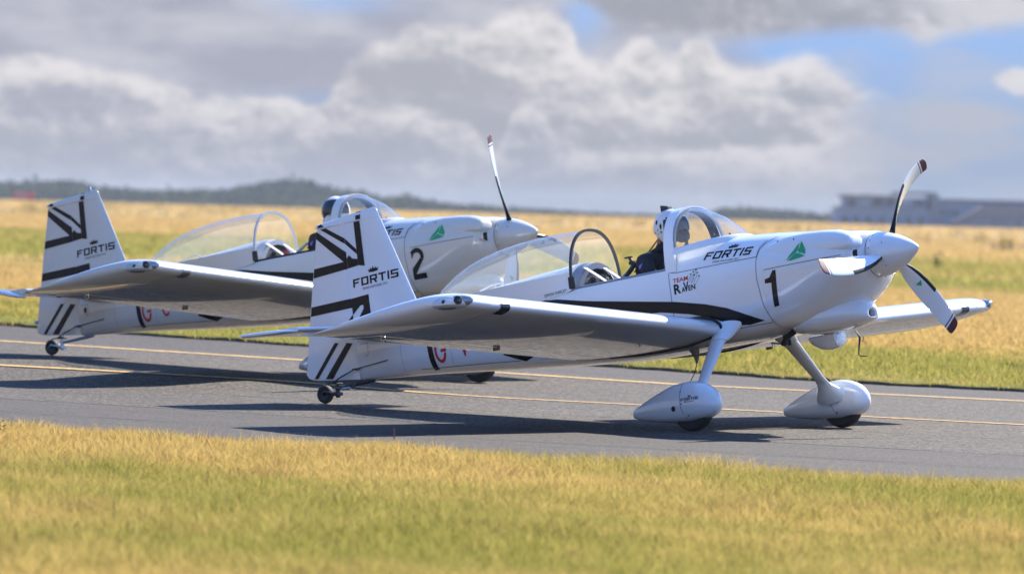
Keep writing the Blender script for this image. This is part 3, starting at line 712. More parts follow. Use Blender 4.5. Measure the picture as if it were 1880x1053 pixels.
def build_plane(number, label, loc, rot, paint, frame, elev):
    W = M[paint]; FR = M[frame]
    root = tag(empty('aeroplane', loc, rot), label, 'aeroplane', 'aerobatic aeroplanes on the taxiway')
    tilt = (0, -ALPHA, 0)
    def part(name, me, m, parent=None):
        o = link(name, me, m, parent or root)
        if parent is None: o.rotation_euler = tilt
        return o
    # ---- fuselage: full rings, then the cockpit is cut open
    xs = sorted(set([round(x, 3) for x in np.linspace(-4.105, 0.40, 60)] + [-.50, -.506, -1.60, -1.594]), reverse=True)
    rings = []
    for x in xs:
        s = interp(FUS, [x])[0]
        if -1.597 < x < -.503:      # open cockpit: sides only up to the rail
            rr = ring(x, s[1], s[2], s[3], s[4], s[5], s[6], 72)
            rr = [(a, b, min(c, RAIL)) for a, b, c in rr]
            rr = [(a, b if c < RAIL - 1e-6 else math.copysign(min(abs(b) if abs(b) > .0 else 0, fus_w(x, RAIL)), b), c) for a, b, c in rr]
        else: rr = ring(x, s[1], s[2], s[3], s[4], s[5], s[6], 72)
        rings.append(rr)
    fme = loft(rings, True, (False, True), True, 35)
    bm = bmesh.new(); bm.from_mesh(fme)
    dead = [f for f in bm.faces if -1.595 < f.calc_center_median().x < -.505 and f.calc_center_median().z > RAIL - .001 and all(abs(v.co.y) < .33 for v in f.verts)]
    bmesh.ops.delete(bm, geom=dead, context='FACES'); bm.to_mesh(fme); bm.free()
    fus = part('fuselage', fme, W)
    fb = bvh_of([fus])
    # cockpit inside
    cx0, cx1 = -1.585, -.515
    liner = mesh([(cx0, -.30, .80), (cx1, -.30, .80), (cx1, .30, .80), (cx0, .30, .80), (cx0, -.325, 1.36), (cx1, -.335, 1.36), (cx1, .335, 1.36), (cx0, .325, 1.36)],
                 [(0, 1, 2, 3), (0, 4, 5, 1), (3, 2, 6, 7), (0, 3, 7, 4), (1, 5, 6, 2)], False)
    part('cockpit_liner', liner, M['liner'], fus)
    for s in (-1, 1):
        part('cockpit_rail', tube([(x, s * (fus_w(x, RAIL) - .004), RAIL + .004) for x in np.linspace(-1.60, -.51, 14)], .011, 8), FR if frame == 'greyframe' else M['black'], fus)
    part('instrument_panel', box_mesh(-.535, -.512, -.30, .30, 1.05, 1.52, .004), M['liner'], fus)
    # rear seat: shell hoop, cushion, straps
    hoop_o = [(y, z) for y, z in [(.275 * math.cos(t), 1.345 + .262 * math.sin(t)) for t in np.linspace(0, math.pi, 25)]]
    hv, hf = [], []
    for x in (-1.635, -1.50):
        for (y, z), k in zip(hoop_o, range(25)):
            zz = z - (.0 if x < -1.6 else .02); hv.append((x, y, zz)); hv.append((x, y * .80, 1.345 + (zz - 1.345) * .80))
    for k in range(24):
        a = 2 * k; b = a + 50
        hf += [(a, a + 2, a + 3, a + 1), (b, b + 1, b + 3, b + 2), (a, b, b + 2, a + 2), (a + 1, a + 3, b + 3, b + 1)]
    seat = part('rear_seat', mesh(hv, hf, True, recalc=True, sharp=35), M['lightframe'] if frame != 'greyframe' else M['greyframe'])
    part('seat_back', box_mesh(-1.56, -1.51, -.20, .20, 1.0, 1.50, .03), M['pad'], seat)
    part('headrest', box_mesh(-1.52, -1.47, -.10, .10, 1.36, 1.47, .02), M['liner'], seat)
    for y0, y1 in ((-.17, -.10), (.09, .14)):
        p0, p1, p2 = Vector((-1.50, y0, 1.545)), Vector((-1.40, (y0 + y1) / 2, 1.46)), Vector((-1.27, y1, 1.345)); v = []
        for p in (p0, p1, p2): v += [(p.x, p.y - .024, p.z), (p.x, p.y + .024, p.z), (p.x - .003, p.y + .024, p.z - .006), (p.x - .003, p.y - .024, p.z - .006)]
        f = [(0, 3, 2, 1), (8, 9, 10, 11)] + [(i * 4 + k, i * 4 + (k + 1) % 4, i * 4 + 4 + (k + 1) % 4, i * 4 + 4 + k) for i in range(2) for k in range(4)]
        part('harness_strap', mesh(v, f, False, recalc=True), M['webbing'], seat)
    # roll brace and the little camera clamped on it
    brace = part('roll_brace', join_meshes([tube([(-1.13, -.24, 1.36), (-1.02, -.16, 1.47), (-.99, -.12, 1.485)], .014, 8), tube([(-1.0, -.14, 1.48), (-.985, -.14, 1.36)], .011, 8),
                                          tube([(-.95, -.10, 1.50), (-.905, -.16, 1.37)], .016, 8), tube([(-.99, -.12, 1.485), (-.97, .14, 1.485), (-1.1, .24, 1.36)], .014, 8)]), M['greyframe'] if frame == 'greyframe' else M['lightframe'])
    if number == 1:
        part('camera_mount', join_meshes([tube([(-1.07, -.21, 1.40), (-1.025, -.18, 1.455), (-1.0, -.16, 1.50)], [.017, .02, .016], 8), box_mesh(-1.045, -.995, -.185, -.145, 1.49, 1.52, .006),
                                          tube([(-1.02, -.165, 1.51), (-1.045, -.165, 1.545)], .011, 8), box_mesh(-1.085, -1.02, -.18, -.15, 1.548, 1.56, .003)]), M['mask'], brace)
        part('release_hook', tube([(-1.19, -.20, 1.365), (-1.215, -.20, 1.41), (-1.23, -.20, 1.44), (-1.245, -.20, 1.43)], .008, 6), M['darkmetal'])
    else:
        part('release_tag', box_mesh(-1.23, -1.18, -.27, -.25, 1.37, 1.42, .008), M['red'])
        part('oxygen_bottle', tube([(-.90, -.16, 1.37), (-.935, -.14, 1.46)], .03, 10), M['pad'])
    # ---- cowling
    CW = [(0.397, .387, 1.522, .740, 1.16, 2.5, 4.0), (0.60, .405, 1.495, .735, 1.16, 2.5, 3.2), (0.80, .415, 1.468, .762, 1.17, 2.6, 2.7), (0.98, .405, 1.440, .815, 1.19, 2.7, 2.4),
          (1.10, .385, 1.420, .880, 1.20, 2.7, 2.2), (1.17, .352, 1.408, .935, 1.20, 2.6, 2.1), (1.205, .312, 1.400, .975, 1.20, 2.4, 2.0), (1.224, .260, 1.393, 1.000, 1.20, 2.2, 2.0), (1.236, .210, 1.385, 1.015, 1.20, 2.0, 2.0), (1.248, .178, 1.376, 1.026, 1.20, 2.0, 2.0)]
    cw = part('cowling', loft([ring(*s, N=72) for s in interp(CW, list(np.linspace(.402, 1.05, 16)) + list(np.linspace(1.07, 1.20, 9)) + list(np.linspace(1.206, 1.248, 12)))], True, (False, True), True, 50), W)
    cb = bvh_of([cw])
    # cheek bulges that end above the inlets
    for s in (-1, 1):
        bl = [ring(x, w, zt, zb, 1.29, 2.4, 2.2, 28, s * yc) for x, w, zt, zb, yc in ((.45, .03, 1.40, 1.24, .33), (.60, .09, 1.447, 1.19, .285), (.80, .135, 1.454, 1.17, .255), (.98, .146, 1.442, 1.18, .247), (1.10, .142, 1.424, 1.20, .243), (1.17, .128, 1.400, 1.225, .240), (1.215, .112, 1.372, 1.245, .238), (1.232, .095, 1.345, 1.26, .237), (1.238, .06, 1.315, 1.275, .236))]
        chk = part('cheek_fairing', loft(bl, True, (True, True), True, 60), W, cw)
        if s == -1: near_cheek = chk
        inlet = part('air_inlet', loft([ring(x, w, 1.205 + h, 1.205 - h, 1.205, 3, 3, 28, s * .240) for x, w, h in ((1.17, .092, .050), (1.226, .092, .050), (1.232, .086, .045), (1.230, .080, .040), (1.16, .076, .036))], True, (False, True), True, 40), W, cw)
        part('inlet_duct', loft([ring(x, w, 1.205 + h, 1.205 - h, 1.205, 3, 3, 20, s * .240) for x, w, h in ((1.2275, .079, .0395), (1.17, .076, .036))], True, (True, True), False), M['dark'], inlet)
    eb = bvh_of([cw, near_cheek])
    # chin scoop with its round mouth
    sc_ = [ring(x, w, zt, zb, zt * .40 + zb * .60, 2.0, 2.4, 36, -.015) for x, w, zt, zb in ((.40, .05, .80, .715), (.48, .16, .86, .690), (.62, .225, .935, .668), (.80, .245, .965, .660), (.95, .225, .950, .670), (1.06, .175, .910, .690), (1.11, .130, .870, .704), (1.136, .085, .826, .718), (1.142, .064, .806, .725), (1.136, .046, .796, .730), (1.02, .042, .794, .734))]
    scoop = part('chin_scoop', loft(sc_, True, (True, True), True, 50), W, cw)
    part('scoop_throat', lathe([(0, 0), (.040, 0), (.040, .004), (0, .004)], (1.09, -.02, .763), (1, 0, 0), 20), M['dark'], scoop)
    # seams
    for nm, path, bv, par in (('panel_gap', [(.484, 1.470), (.405, 1.425), (.368, 1.39), (.343, 1.304), (.338, 1.156), (.368, .953), (.415, .80), (.429, .757)], bvh_of([fus, cw]), cw),
                              ('panel_gap', [(.356, 1.213), (.70, 1.212), (1.038, 1.211), (1.15, 1.213)], eb, cw), ('panel_gap', [(-.55, 1.345), (-.439, 1.33), (-.05, 1.331), (.345, 1.329)], fb, fus),
                              ('panel_gap', [(.345, 1.33), (.36, 1.40), (.41, 1.452)], bvh_of([fus, cw]), fus), ('panel_gap', [(-.536, 1.335), (-.53, 1.0), (-.52, .80)], fb, fus),
                              ('panel_gap', [(-3.36, .985), (-2.7, .93), (-2.2, .885)], fb, fus), ('panel_gap', [(.0, .80), (.40, .80)], fb, fus)):
        decal(nm, strip(path, .006), bv, M['seam'], par, off=.0015)
    for x in (-1.62, -2.25, -2.95, -3.55):
        s_ = fus_at(x); decal('skin_seam', strip([(x, s_[3] + .05), (x, s_[4]), (x, min(1.30, s_[2] - .05))], .003), fb, M['seam'], fus, off=.001)
    decal('fastener', [disc((.55 + .17 * k, 1.418 - .01 * k), .008, 8) for k in range(2)] + [disc((.36, 1.15 - .1 * k), .004, 6) for k in range(4)], eb, M['darkmetal'], cw)
    # ---- spinner and propeller
    sp = part('spinner', lathe([(0, .0), (.172, 0), (.177, .012), (.176, .05), (.168, .10), (.152, .155), (.130, .21), (.103, .265), (.072, .315), (.042, .355), (.018, .379), (0, .388)], (1.252, 0, 1.2), (1, 0, 0), 56), W)
    part('backplate_gap', lathe([(.150, 0), (.1735, 0), (.1735, .006), (.150, .006)], (1.2465, 0, 1.2), (1, 0, 0), 48, True), M['pad'], sp)
    scr = []
    for k in range(16):
        t = 2 * math.pi * (k + .3) / 16; scr.append(ball((1.285, .1755 * math.cos(t), 1.2 + .1755 * math.sin(t)), .0055, 1))
        if k % 3 == 0: scr.append(ball((1.40, .1655 * math.cos(t + .2), 1.2 + .1655 * math.sin(t + .2)), .005, 1))
    part('screws', join_meshes(scr), M['darkmetal'], sp)['kind'] = 'stuff'
    BL = {1: [(66, 48, 0), (-166, -173, 0), (-33, -38, 0)], 2: [(112, 105, 0), (256, 250, 0), (-5, -13, 0)]}[number]
    for a0, a1, _ in BL:
        rings, cols = [], []
        rad = [.10, .155, .20, .27, .36, .46, .56, .60, .66, .74, .82, .874, .886, .903, .955, .972, .978]
        for r in rad:
            q = (r - .10) / .878; ang = R(a0 + (a1 - a0) * q ** 1.6)
            c = float(np.interp(r, [.10, .155, .20, .30, .50, .70, .85, .955, .972, .978], [.058, .062, .080, .130, .162, .158, .142, .124, .100, .05]))
            th = float(np.interp(r, [.10, .155, .22, .35, .6, .978], [.055, .052, .036, .024, .016, .007]))
            be = R(float(np.interp(r, [.10, .3, .5, .75, .978], [46, 37, 29, 22, 16])))
            er = Vector((0, math.cos(ang), math.sin(ang))); et = Vector((0, -math.sin(ang), math.cos(ang)))
            ch = et * math.cos(be) + Vector((1, 0, 0)) * math.sin(be); nn = Vector((1, 0, 0)) * math.cos(be) - et * math.sin(be)
            o = Vector((1.36 + .012 * q, 0, 1.2)) + er * r; n = 20; rr = []
            for k in range(n):
                t = 2 * math.pi * k / n; cx = math.cos(t); rr.append(tuple(o + ch * (cx * c / 2 - .02 * c) + nn * (math.sin(t) * th / 2 * (1.0 + .35 * cx))))
            rings.append(rr)
        bme = loft(rings, True, (True, True), True, 60)
        bl = part('propeller_blade', bme, None)
        for mm in ('white', 'maroon', 'black', 'mask'): bme.materials.append(M[mm] if mm != 'white' else W)
        N = 20; nf = (len(rad) - 1) * N
        for i, p in enumerate(bme.polygons):
            if i >= nf: p.material_index = 1 if i == nf + 1 else 0; continue
            j, k = divmod(i, N); rm = (rad[j] + rad[j + 1]) / 2
            if rm > .903 or .874 < rm < .886: p.material_index = 1
            elif .155 < rm < .60 and (k <= 2 or k >= N - 3): p.material_index = 2
            elif rm < .155: p.material_index = 3
        # small green triangle print near the root
        er = Vector((0, math.cos(R(a0 + (a1 - a0) * .2)), math.sin(R(a0 + (a1 - a0) * .2)))); et = Vector((0, -er.z, er.y)); be = R(30)
        ch = et * math.cos(be) + Vector((1, 0, 0)) * math.sin(be); nn = Vector((1, 0, 0)) * math.cos(be) - et * math.sin(be)
        o = Vector((1.362, 0, 1.2)) + er * .40 + nn * .0145
        part('blade_badge', mesh([tuple(o + ch * -.03 + er * .0), tuple(o + ch * .03 + er * .012), tuple(o + er * .055)], [(0, 1, 2)], False), M['green'], bl)
    # ---- wings
    for s in (-1, 1):
        ys = [.36, .8, 1.5, 2.2, 2.9, 3.285]
        wing = part('wing', loft([wring(s * y, 0, .76) for y in ys], True, (True, True), True, 30), W)
        wt = [(3.29, 1, 0, 1, 1), (3.38, .99, .003, 1, .98), (3.48, .93, .016, .98, .88), (3.56, .82, .045, .93, .68), (3.61, .66, .095, .84, .40), (3.64, .46, .16, .72, .12), (3.652, .28, .23, .60, -.15)]
        part('wingtip', loft([wring(s * y, 0, 1, .135, lex, 26, up, lo, CHORD - lex + .03 * (y - 3.29)) for y, t, lex, up, lo in wt], True, (True, True), True, 50), W, wing)
        for nm, y0, y1 in (('flap', .46, 1.82), ('aileron', 1.835, 3.27)):
            part(nm, loft([wring(s * y, .768, 1.0, .135, 0, 8) for y in (y0, (y0 + y1) / 2, y1)], True, (True, True), True, 30), W, wing)
        # black fairing seal round the root
        rs = [wring(s * y, 0, .995, .135, -lx, 26, k, k, CHORD) for y, k, lx in ((.396, 1.17, .018), (.416, 1.17, .018), (.418, 1.0, .0), (.396, 1.0, .0))]
        part('root_seal', loft(rs + [rs[0]], True, (False, False), True, 40), M['black'], wing)
        # clear light cover let into the tip and the dark lamp window in the leading edge
        lp = Vector(wpt(s * 3.565, .035, .012, .045))
        dirv = Vector((-.9, s * .42, 0)).normalized()
        lens = ball((0, 0, 0), 1, 3, (.168, .052, .058)); rotm = Matrix.Rotation(math.atan2(dirv.y, dirv.x), 4, 'Z')
        for v in lens.vertices: v.co = (rotm @ v.co) + lp + Vector((-.04, s * .006, .004))
        nl = part('navigation_light', lens, M['lens'], wing)
        bed = ball((0, 0, 0), 1, 3, (.160, .040, .050))
        for v in bed.vertices: v.co = (rotm @ v.co) + lp + Vector((-.045, -s * .002, .002))
        part('light_bed', bed, mat('lamp_bed_enamel', (0.22, 0.29, 0.42), .15, metal=.6), nl)
        part('lamp', lathe([(0, 0), (.030, 0), (.034, .012), (.029, .020), (.013, .020), (.010, .012), (0, .012)], lp + Vector((.018, s * .012, .010)), (.75, s * .6, .05), 18), M['dark'], nl)
        part('lamp', lathe([(0, 0), (.022, 0), (.022, .024), (.008, .036), (0, .036)], lp + Vector((-.085, s * .044, .006)), (.35, s * .93, .0), 14), M['darkmetal'], nl)
        win = []
        for y in np.linspace(3.06, 3.17, 5):
            win.append([tuple(Vector(wpt(s * y, c, (naca(c, .135)[0] if u else naca(c, .135)[1]))) + Vector((.004, 0, .001 if u else -.003))) for u, c in ((1, .004), (1, .001), (0, 0.0), (0, .004), (0, .012), (0, .025), (0, .045), (0, .065))])
        part('landing_lamp_window', loft(win, False, (False, False), True), M['visor'] if number == 1 else M['metal'], wing)
        # aileron hinge bracket, tie-down ring and a row of inspection screws under the wing
        hb = Vector(wpt(s * 1.83, .78, naca(.78, .135)[1])); part('hinge_bracket', box_mesh(hb.x - .03, hb.x + .03, hb.y - .008, hb.y + .008, hb.z - .022, hb.z + .01, .004), M['pad'], wing)
        hb = Vector(wpt(s * 3.2, .78, naca(.78, .135)[1])); part('tie_down_ring', lathe([(.018, -.004), (.024, -.004), (.024, .004), (.018, .004)], hb + Vector((0, 0, -.018)), (0, 1, 0), 14, True), M['metal'], wing)
        hb = Vector(wpt(s * .9, .30, naca(.30, .135)[1])); part('fuel_drain', lathe([(0, 0), (.012, 0), (.008, .02), (0, .02)], hb, (0, 0, -1), 10), M['metal'], wing)
    # ---- tail
    fin = part('fin', loft([slab_ring((-3.36 - (z - 1.40) * .385, 0, z), (-4.110, 0, z), float(np.interp(z, [1.4, 2.34], [.085, .055])), (0, 1, 0)) for z in np.linspace(1.40, 2.341, 8)], True, (True, True), True, 35), W)
    rud = []
    for zh, zt, xt in ((1.012, 1.072, -4.60), (1.03, 1.088, -4.66), (1.06, 1.105, -4.70), (1.10, 1.14, -4.722), (1.4, 1.42, -4.655), (1.8, 1.81, -4.56), (2.338, 2.338, -4.425)):
        rud.append(slab_ring((-4.112, 0, zh), (xt, 0, zt), float(np.interp(zh, [1.0, 2.34], [.082, .052])), (0, 1, 0), hinge_nose=True))
    rudder = part('rudder', loft(rud, True, (True, True), True, 35), W)
    horn = part('rudder_horn', loft([slab_ring((xl, y, zl), (xt, y, zt), th, (0, 1, 0)) for xl, zl, xt, zt, th, y in ((-3.722, 2.343, -4.422, 2.343, .055, -.003), (-3.738, 2.395, -4.418, 2.362, .052, -.003), (-3.752, 2.418, -4.414, 2.370, .044, -.003), (-3.775, 2.432, -4.410, 2.377, .02, -.003))], True, (True, True), True, 40), W, rudder)
    if number == 2:
        part('tail_beacon', lathe([(0, 0), (.022, 0), (.022, .03), (.016, .048), (0, .05)], (-3.86, 0, 2.42), (0, 0, 1), 14), M['metal'], horn)
    part('tail_light', lathe([(0, 0), (.018, 0), (.02, .02), (.016, .034), (.010, .036), (.009, .045), (0, .048)], (-4.70, 0, 1.225), (-1, 0, .08), 16), W if number == 1 else M['metal'], rudder)
    for s in (-1, 1):
        st = [(.05, -3.56, 0), (.10, -3.57, 0), (.70, -3.70, 0), (1.13, -3.795, 0)]
        sb = part('tailplane', loft([slab_ring((xl, s * y, 1.392), (-4.02, s * y, 1.392), .07 - .018 * y, (0, 0, 1)) for y, xl, _ in st], True, (True, True), True, 35), W)
        # elevator with its balance horn at the tip, turned about its hinge
        el = [slab_ring((-4.03, s * y, 1.392), (-4.345 + .012 * y, s * y, 1.392), .062 - .016 * y, (0, 0, 1), hinge_nose=True) for y in (.09, .6, 1.128)]
        e = part('elevator', loft(el, True, (True, True), True, 35), W, sb)
        hr = part('elevator_horn', loft([slab_ring((xl, s * y, 1.392), (-4.332 + .05 * (y - 1.13), s * y, 1.392), th, (0, 0, 1)) for y, xl, th in ((1.135, -3.80, .046), (1.20, -3.815, .044), (1.235, -3.84, .034), (1.252, -3.88, .014))], True, (True, True), True, 40), W, sb)
        mt = Matrix.Translation((-4.03, 0, 1.392)) @ Matrix.Rotation(elev, 4, 'Y') @ Matrix.Translation((4.03, 0, -1.392))
        e.data.transform(mt); hr.data.transform(mt)
    # ---- undercarriage
    for s in (-1, 1):
        path = [(-.075, .34, .80, .175, .060), (-.06, .40, .770, .17, .055), (-.038, .50, .698, .152, .044), (-.022, .62, .575, .130, .040), (-.010, .73, .462, .110, .036), (.002, .83, .358, .096, .034), (.012, .92, .265, .094, .034)]
        rg = []
        for x, y, z, c, t in path:
            n = Vector((0, -.62, .79 * 0 + -.0)).normalized(); ny, nz = math.sin(R(47)), math.cos(R(47))
            rr = []
            for k in range(20):
                a = 2 * math.pi * k / 20; u = math.cos(a) * c / 2; v = math.sin(a) * t / 2 * (1 + .3 * math.cos(a)); rr.append((x + u, s * (y + v * ny), z + v * nz))
            rg.append(rr)
        leg = part('landing_leg', loft(rg, True, (True, True), True, 60), W)
        cuff = []
        for x, y, z, c, t in ((-.02, .345, .835, .29, .11), (-.025, .365, .805, .25, .10), (-.030, .395, .772, .215, .085), (-.036, .435, .742, .20, .072), (-.038, .482, .712, .170, .056)):
            cuff.append([(x + math.cos(2 * math.pi * k / 24) * c / 2, s * (y + math.sin(2 * math.pi * k / 24) * t / 2 * .75), z + math.sin(2 * math.pi * k / 24) * t / 2 * .7) for k in range(24)])
        part('leg_fairing', loft(cuff, True, (True, True), True, 60), W, leg)
        yc = s * 1.015
        PN = [(-.545, .018, .238, .178, .208), (-.50, .036, .258, .162, .208), (-.38, .070, .305, .130, .206), (-.24, .098, .350, .100, .204), (-.10, .115, .383, .082, .205), (.03, .120, .388, .072, .205), (.13, .116, .370, .074, .203), (.21, .100, .335, .088, .200), (.262, .072, .290, .116, .196), (.288, .040, .245, .150, .193), (.297, .012, .207, .180, .192)]
        pant = part('wheel_fairing', loft([ring(a, b, c, d, e, 2.1, 2.6, 40, yc) for a, b, c, d, e in interp(PN, np.concatenate([np.linspace(-.545, .2, 22), np.linspace(.215, .297, 12)]))], True, (True, True), True, 60), W)
        if True:
            fl = [(x, y, z, c * q, t * q2) for (x, y, z, c, t), q, q2 in (((-.004, .80, .395, .104, .036), 1, 1), ((.0, .835, .355, .125, .05), 1, 1), ((.002, .865, .320, .175, .08), 1, 1), ((.0, .90, .285, .26, .13), 1, 1), ((.0, .94, .25, .32, .17), 1, 1))]
            part('leg_root_fillet', loft([[(x + math.cos(2 * math.pi * k / 24) * c / 2, s * (y + math.sin(2 * math.pi * k / 24) * t / 2 * .73), z + math.sin(2 * math.pi * k / 24) * t / 2 * .68) for k in range(24)] for x, y, z, c, t in fl], True, (True, True), True, 60), W, pant)
        rw = .178; wc = Vector((math.sin(ALPHA) * rw, yc, math.cos(ALPHA) * rw))
        ty = part('tyre', lathe([(.085, -.05), (.13, -.062), (.160, -.056), (.175, -.034), (.178, 0), (.175, .034), (.160, .056), (.13, .062), (.085, .05)], wc, (0, 1, 0), 44, True), M['rubber'])
        part('wheel_hub', lathe([(0, -.04), (.05, -.045), (.088, -.046), (.088, .046), (.05, .045), (0, .04)], wc, (0, 1, 0), 28), M['metal'], ty)
        pb = bvh_of([pant])
        if s == -1:
            decal('panel_gap', strip([(.0, .372), (-.005, .28), (.0, .18), (.03, .10)], .005), pb, M['seam'], pant, off=.0015)
            decal('access_hole', [disc((-.075, .187), .021, 14)], pb, M['dark'], pant)
            decal('fastener', [disc((.0, .312), .006, 8), disc((.01, .215), .006, 8), disc((.055, .118), .007, 8)], pb, M['darkmetal'], pant)
            q = quadmap((.007, .232), (.166, .232), (.007, .256), (.168, .254))
            decal('sponsor_lettering', block_word('FORTIS', q), pb, M['black'], pant)
            q2 = quadmap((.075, .262), (.105, .262), (.075, .274), (.105, .274)); decal('crown_emblem', [[q2(*p) for p in CROWN]], pb, M['black'], pant)
            decal('small_lettering', strip([(.04, .224), (.13, .223)], .004), pb, M['black'], pant)
        else:
            decal('panel_gap', strip([(-.02, .30), (.0, .20), (.03, .10)], .005), pb, M['seam'], pant, off=.0015, side=-1)
            decal('fastener', [disc((.07, .235), .008, 8), disc((.072, .205), .008, 8), disc((.005, .21), .006, 8), disc((.04, .12), .008, 8)], pb, M['darkmetal'], pant)
    # tail wheel: leaf spring, swivel fork, wheel, steering links
    inv = lambda p: (math.cos(ALPHA) * p[0] + math.sin(ALPHA) * p[2], p[1], -math.sin(ALPHA) * p[0] + math.cos(ALPHA) * p[2])
    SP = M['darkmetal'] if number == 1 else M['greyframe']
    spring = part('tail_spring', tube([(-3.98, 0, .992), (-4.10, 0, .985), (-4.25, 0, .978), (-4.40, 0, .975)], [.020, .018, .015, .013], 10), SP)
    tw = Vector(inv((-4.64, 0, .080)))
    tt = part('tail_wheel', lathe([(.036, -.02), (.058, -.027), (.074, -.022), (.080, 0), (.074, .022), (.058, .027), (.036, .02)], tw, (0, 1, 0), 34, True), M['rubber'])
    part('wheel_hub', lathe([(0, -.022), (.012, -.03), (.016, -.02), (.030, -.018), (.038, -.022), (.038, .022), (.016, .02), (0, .022)], tw, (0, 1, 0), 24), M['darkmetal'], tt)
    fork = part('swivel_fork', join_meshes([tube([(-4.40, 0, 1.01), (-4.405, 0, .90)], .020, 10), tube([(-4.405, -.034, .93), (tw.x + .02, -.036, tw.z + .02), (tw.x, -.036, tw.z)], .011, 8), tube([(-4.405, .034, .93), (tw.x + .02, .036, tw.z + .02), (tw.x, .036, tw.z)], .011, 8), box_mesh(-4.43, -4.38, -.042, .042, .915, .945, .008)]), SP if number == 1 else M['metal'])
    part('steering_arm', join_meshes([tube([(-4.40, -.07, 1.02), (-4.40, .07, 1.02)], .008, 6), tube([(-4.52, -.02, 1.025), (-4.36, -.02, 1.03)], .006, 6)]), M['darkmetal'], fork)
    part('steering_link', tube([(-4.40, -.07, 1.022), (-4.28, -.075, 1.06), (-4.14, -.07, 1.10)], [.005, .007, .005], 6), M['darkmetal'])
    if number == 1: part('link_spring', join_meshes([tube([(-4.30, -.05, .958), (-4.22, -.05, .953)], .012, 8), tube([(-4.22, -.05, .953), (-4.16, -.04, .985)], .003, 6), tube([(-4.38, -.05, .985), (-4.30, -.05, .958)], .003, 6)]), M['metal'])
    part('rudder_cable', tube([(-4.12, -.05, 1.105), (-3.9, -.088, 1.112), (-3.72, -.124, 1.118)], .004, 6), M['darkmetal'])
    part('rudder_control_horn', box_mesh(-4.15, -4.09, -.085, .085, 1.095, 1.108, .003), M['darkmetal'], rudder)
    decal('access_panel', strip([(-4.07, 1.30), (-3.96, 1.30), (-3.96, 1.20), (-4.0, 1.19)], .004), fb, M['seam'], fus, off=.0015)
    if number == 2: decal('access_hole', [disc((-4.00, 1.245), .022, 12, .03)], fb, M['dark'], fus)
    # ---- windscreen and its bow
    def arch(x, w, zb, zt, n=2.3, N=33):
        return [(x, w * sgnpow(math.cos(t), 2 / n), zb + (zt - zb) * abs(math.sin(t)) ** (2 / n)) for t in np.linspace(0, math.pi, N)]
    ws_top = [(-.50, 1.868), (-.43, 1.857), (-.373, 1.838), (-.243, 1.770), (-.118, 1.674), (-.03, 1.590), (.01, 1.562)]
    tx, tz = zip(*ws_top)
    wsr = []
    for x in np.concatenate([np.linspace(-.475, -.05, 14), np.linspace(-.03, .008, 4)]):
        q = min(1, (x + .475) / .483); w = .325 * math.sqrt(max(0, 1 - q ** 1.9)) + .004
        wsr.append(arch(x, w, 1.515 + .042 * q, float(np.interp(x, tx, tz)), 2.15))
    glass = part('windscreen', loft(wsr, False), M['canopy'])
    def bow(x0, x1, wo, wi, zb, zto, zti, n=2.35, lean=0.0, N=41):
        A, B = [], []
        o = arch(0, wo, zb, zto, n, N); i = arch(0, wi, zb, zti, n, N)
        v, f = [], []
        for (_, y, z), (_, y2, z2) in zip(o, i):
            l = lean * (z - zb); v += [(x0 + l, y, z), (x1 + l, y, z), (x1 + l, y2, z2), (x0 + l, y2, z2)]
        for k in range(N - 1):
            for j in range(4): f.append((k * 4 + j, k * 4 + (j + 1) % 4, (k + 1) * 4 + (j + 1) % 4, (k + 1) * 4 + j))
        f += [(0, 1, 2, 3), tuple((N - 1) * 4 + j for j in (3, 2, 1, 0))]
        return mesh(v, f, True, recalc=True, sharp=30)
    ring_ = part('windscreen_bow', bow(-.555, -.455, .362, .338, 1.34, 1.878, 1.848, 2.7), W)
    part('bow_lining', bow(-.551, -.461, .3376, .331, 1.36, 1.8476, 1.841, 2.7), M['darkmetal'], ring_)
    part('bow_seal', bow(-.458, -.442, .348, .326, 1.535, 1.866, 1.836, 2.2), M['greyframe'], ring_)
    # fairing skirt along the foot of the windscreen
    foot = []
    for k in range(29):
        t = -math.pi / 2 + math.pi * k / 28; q = abs(math.cos(t)); x = -.47 + .49 * q ** .9; y = .335 * math.sin(t)
        zz = 1.515 + .05 * q; foot.append([(x + .0, y, zz + .012), (x + .035 * q, y * 1.06, zz - .004), (x + .07 * q, y * 1.10, zz - .045)])
    part('windscreen_fairing', loft(foot, False, (False, False), True), W, glass)
    for y in (-.12, .02): part('fastener_knob', ball((-.13 + abs(y) * -.6, y - .02, 1.60), .010, 1), M['darkmetal'], ring_)
    # ---- sliding canopy, pushed back
    SL = 1.505
    topx, topz = zip(*[(-3.235, SL + .02), (-3.19, 1.560), (-3.10, 1.628), (-3.031, 1.668), (-2.904, 1.728), (-2.718, 1.792), (-2.475, 1.842), (-2.238, 1.868), (-2.0, 1.877), (-1.775, 1.874), (-1.53, 1.858)])
    def can_w(x): return max(.03, (fus_at(x)[1] - .012) * min(1, math.sqrt(max(0, (x + 3.25) / .55))))
    cr = [arch(x, can_w(x), SL - .0 + .0 * x, float(np.interp(x, topx, topz)), 2.2) for x in np.concatenate([np.linspace(-1.53, -2.9, 20), np.linspace(-2.95, -3.235, 12)])]
    can = part('canopy', loft(cr, False), M['canopy'])
    part('canopy_bow', bow(-1.542, -1.522, .340, .323, 1.375, 1.870, 1.849, 2.45), M['darkmetal'] if number == 1 else M['lightframe'], can)
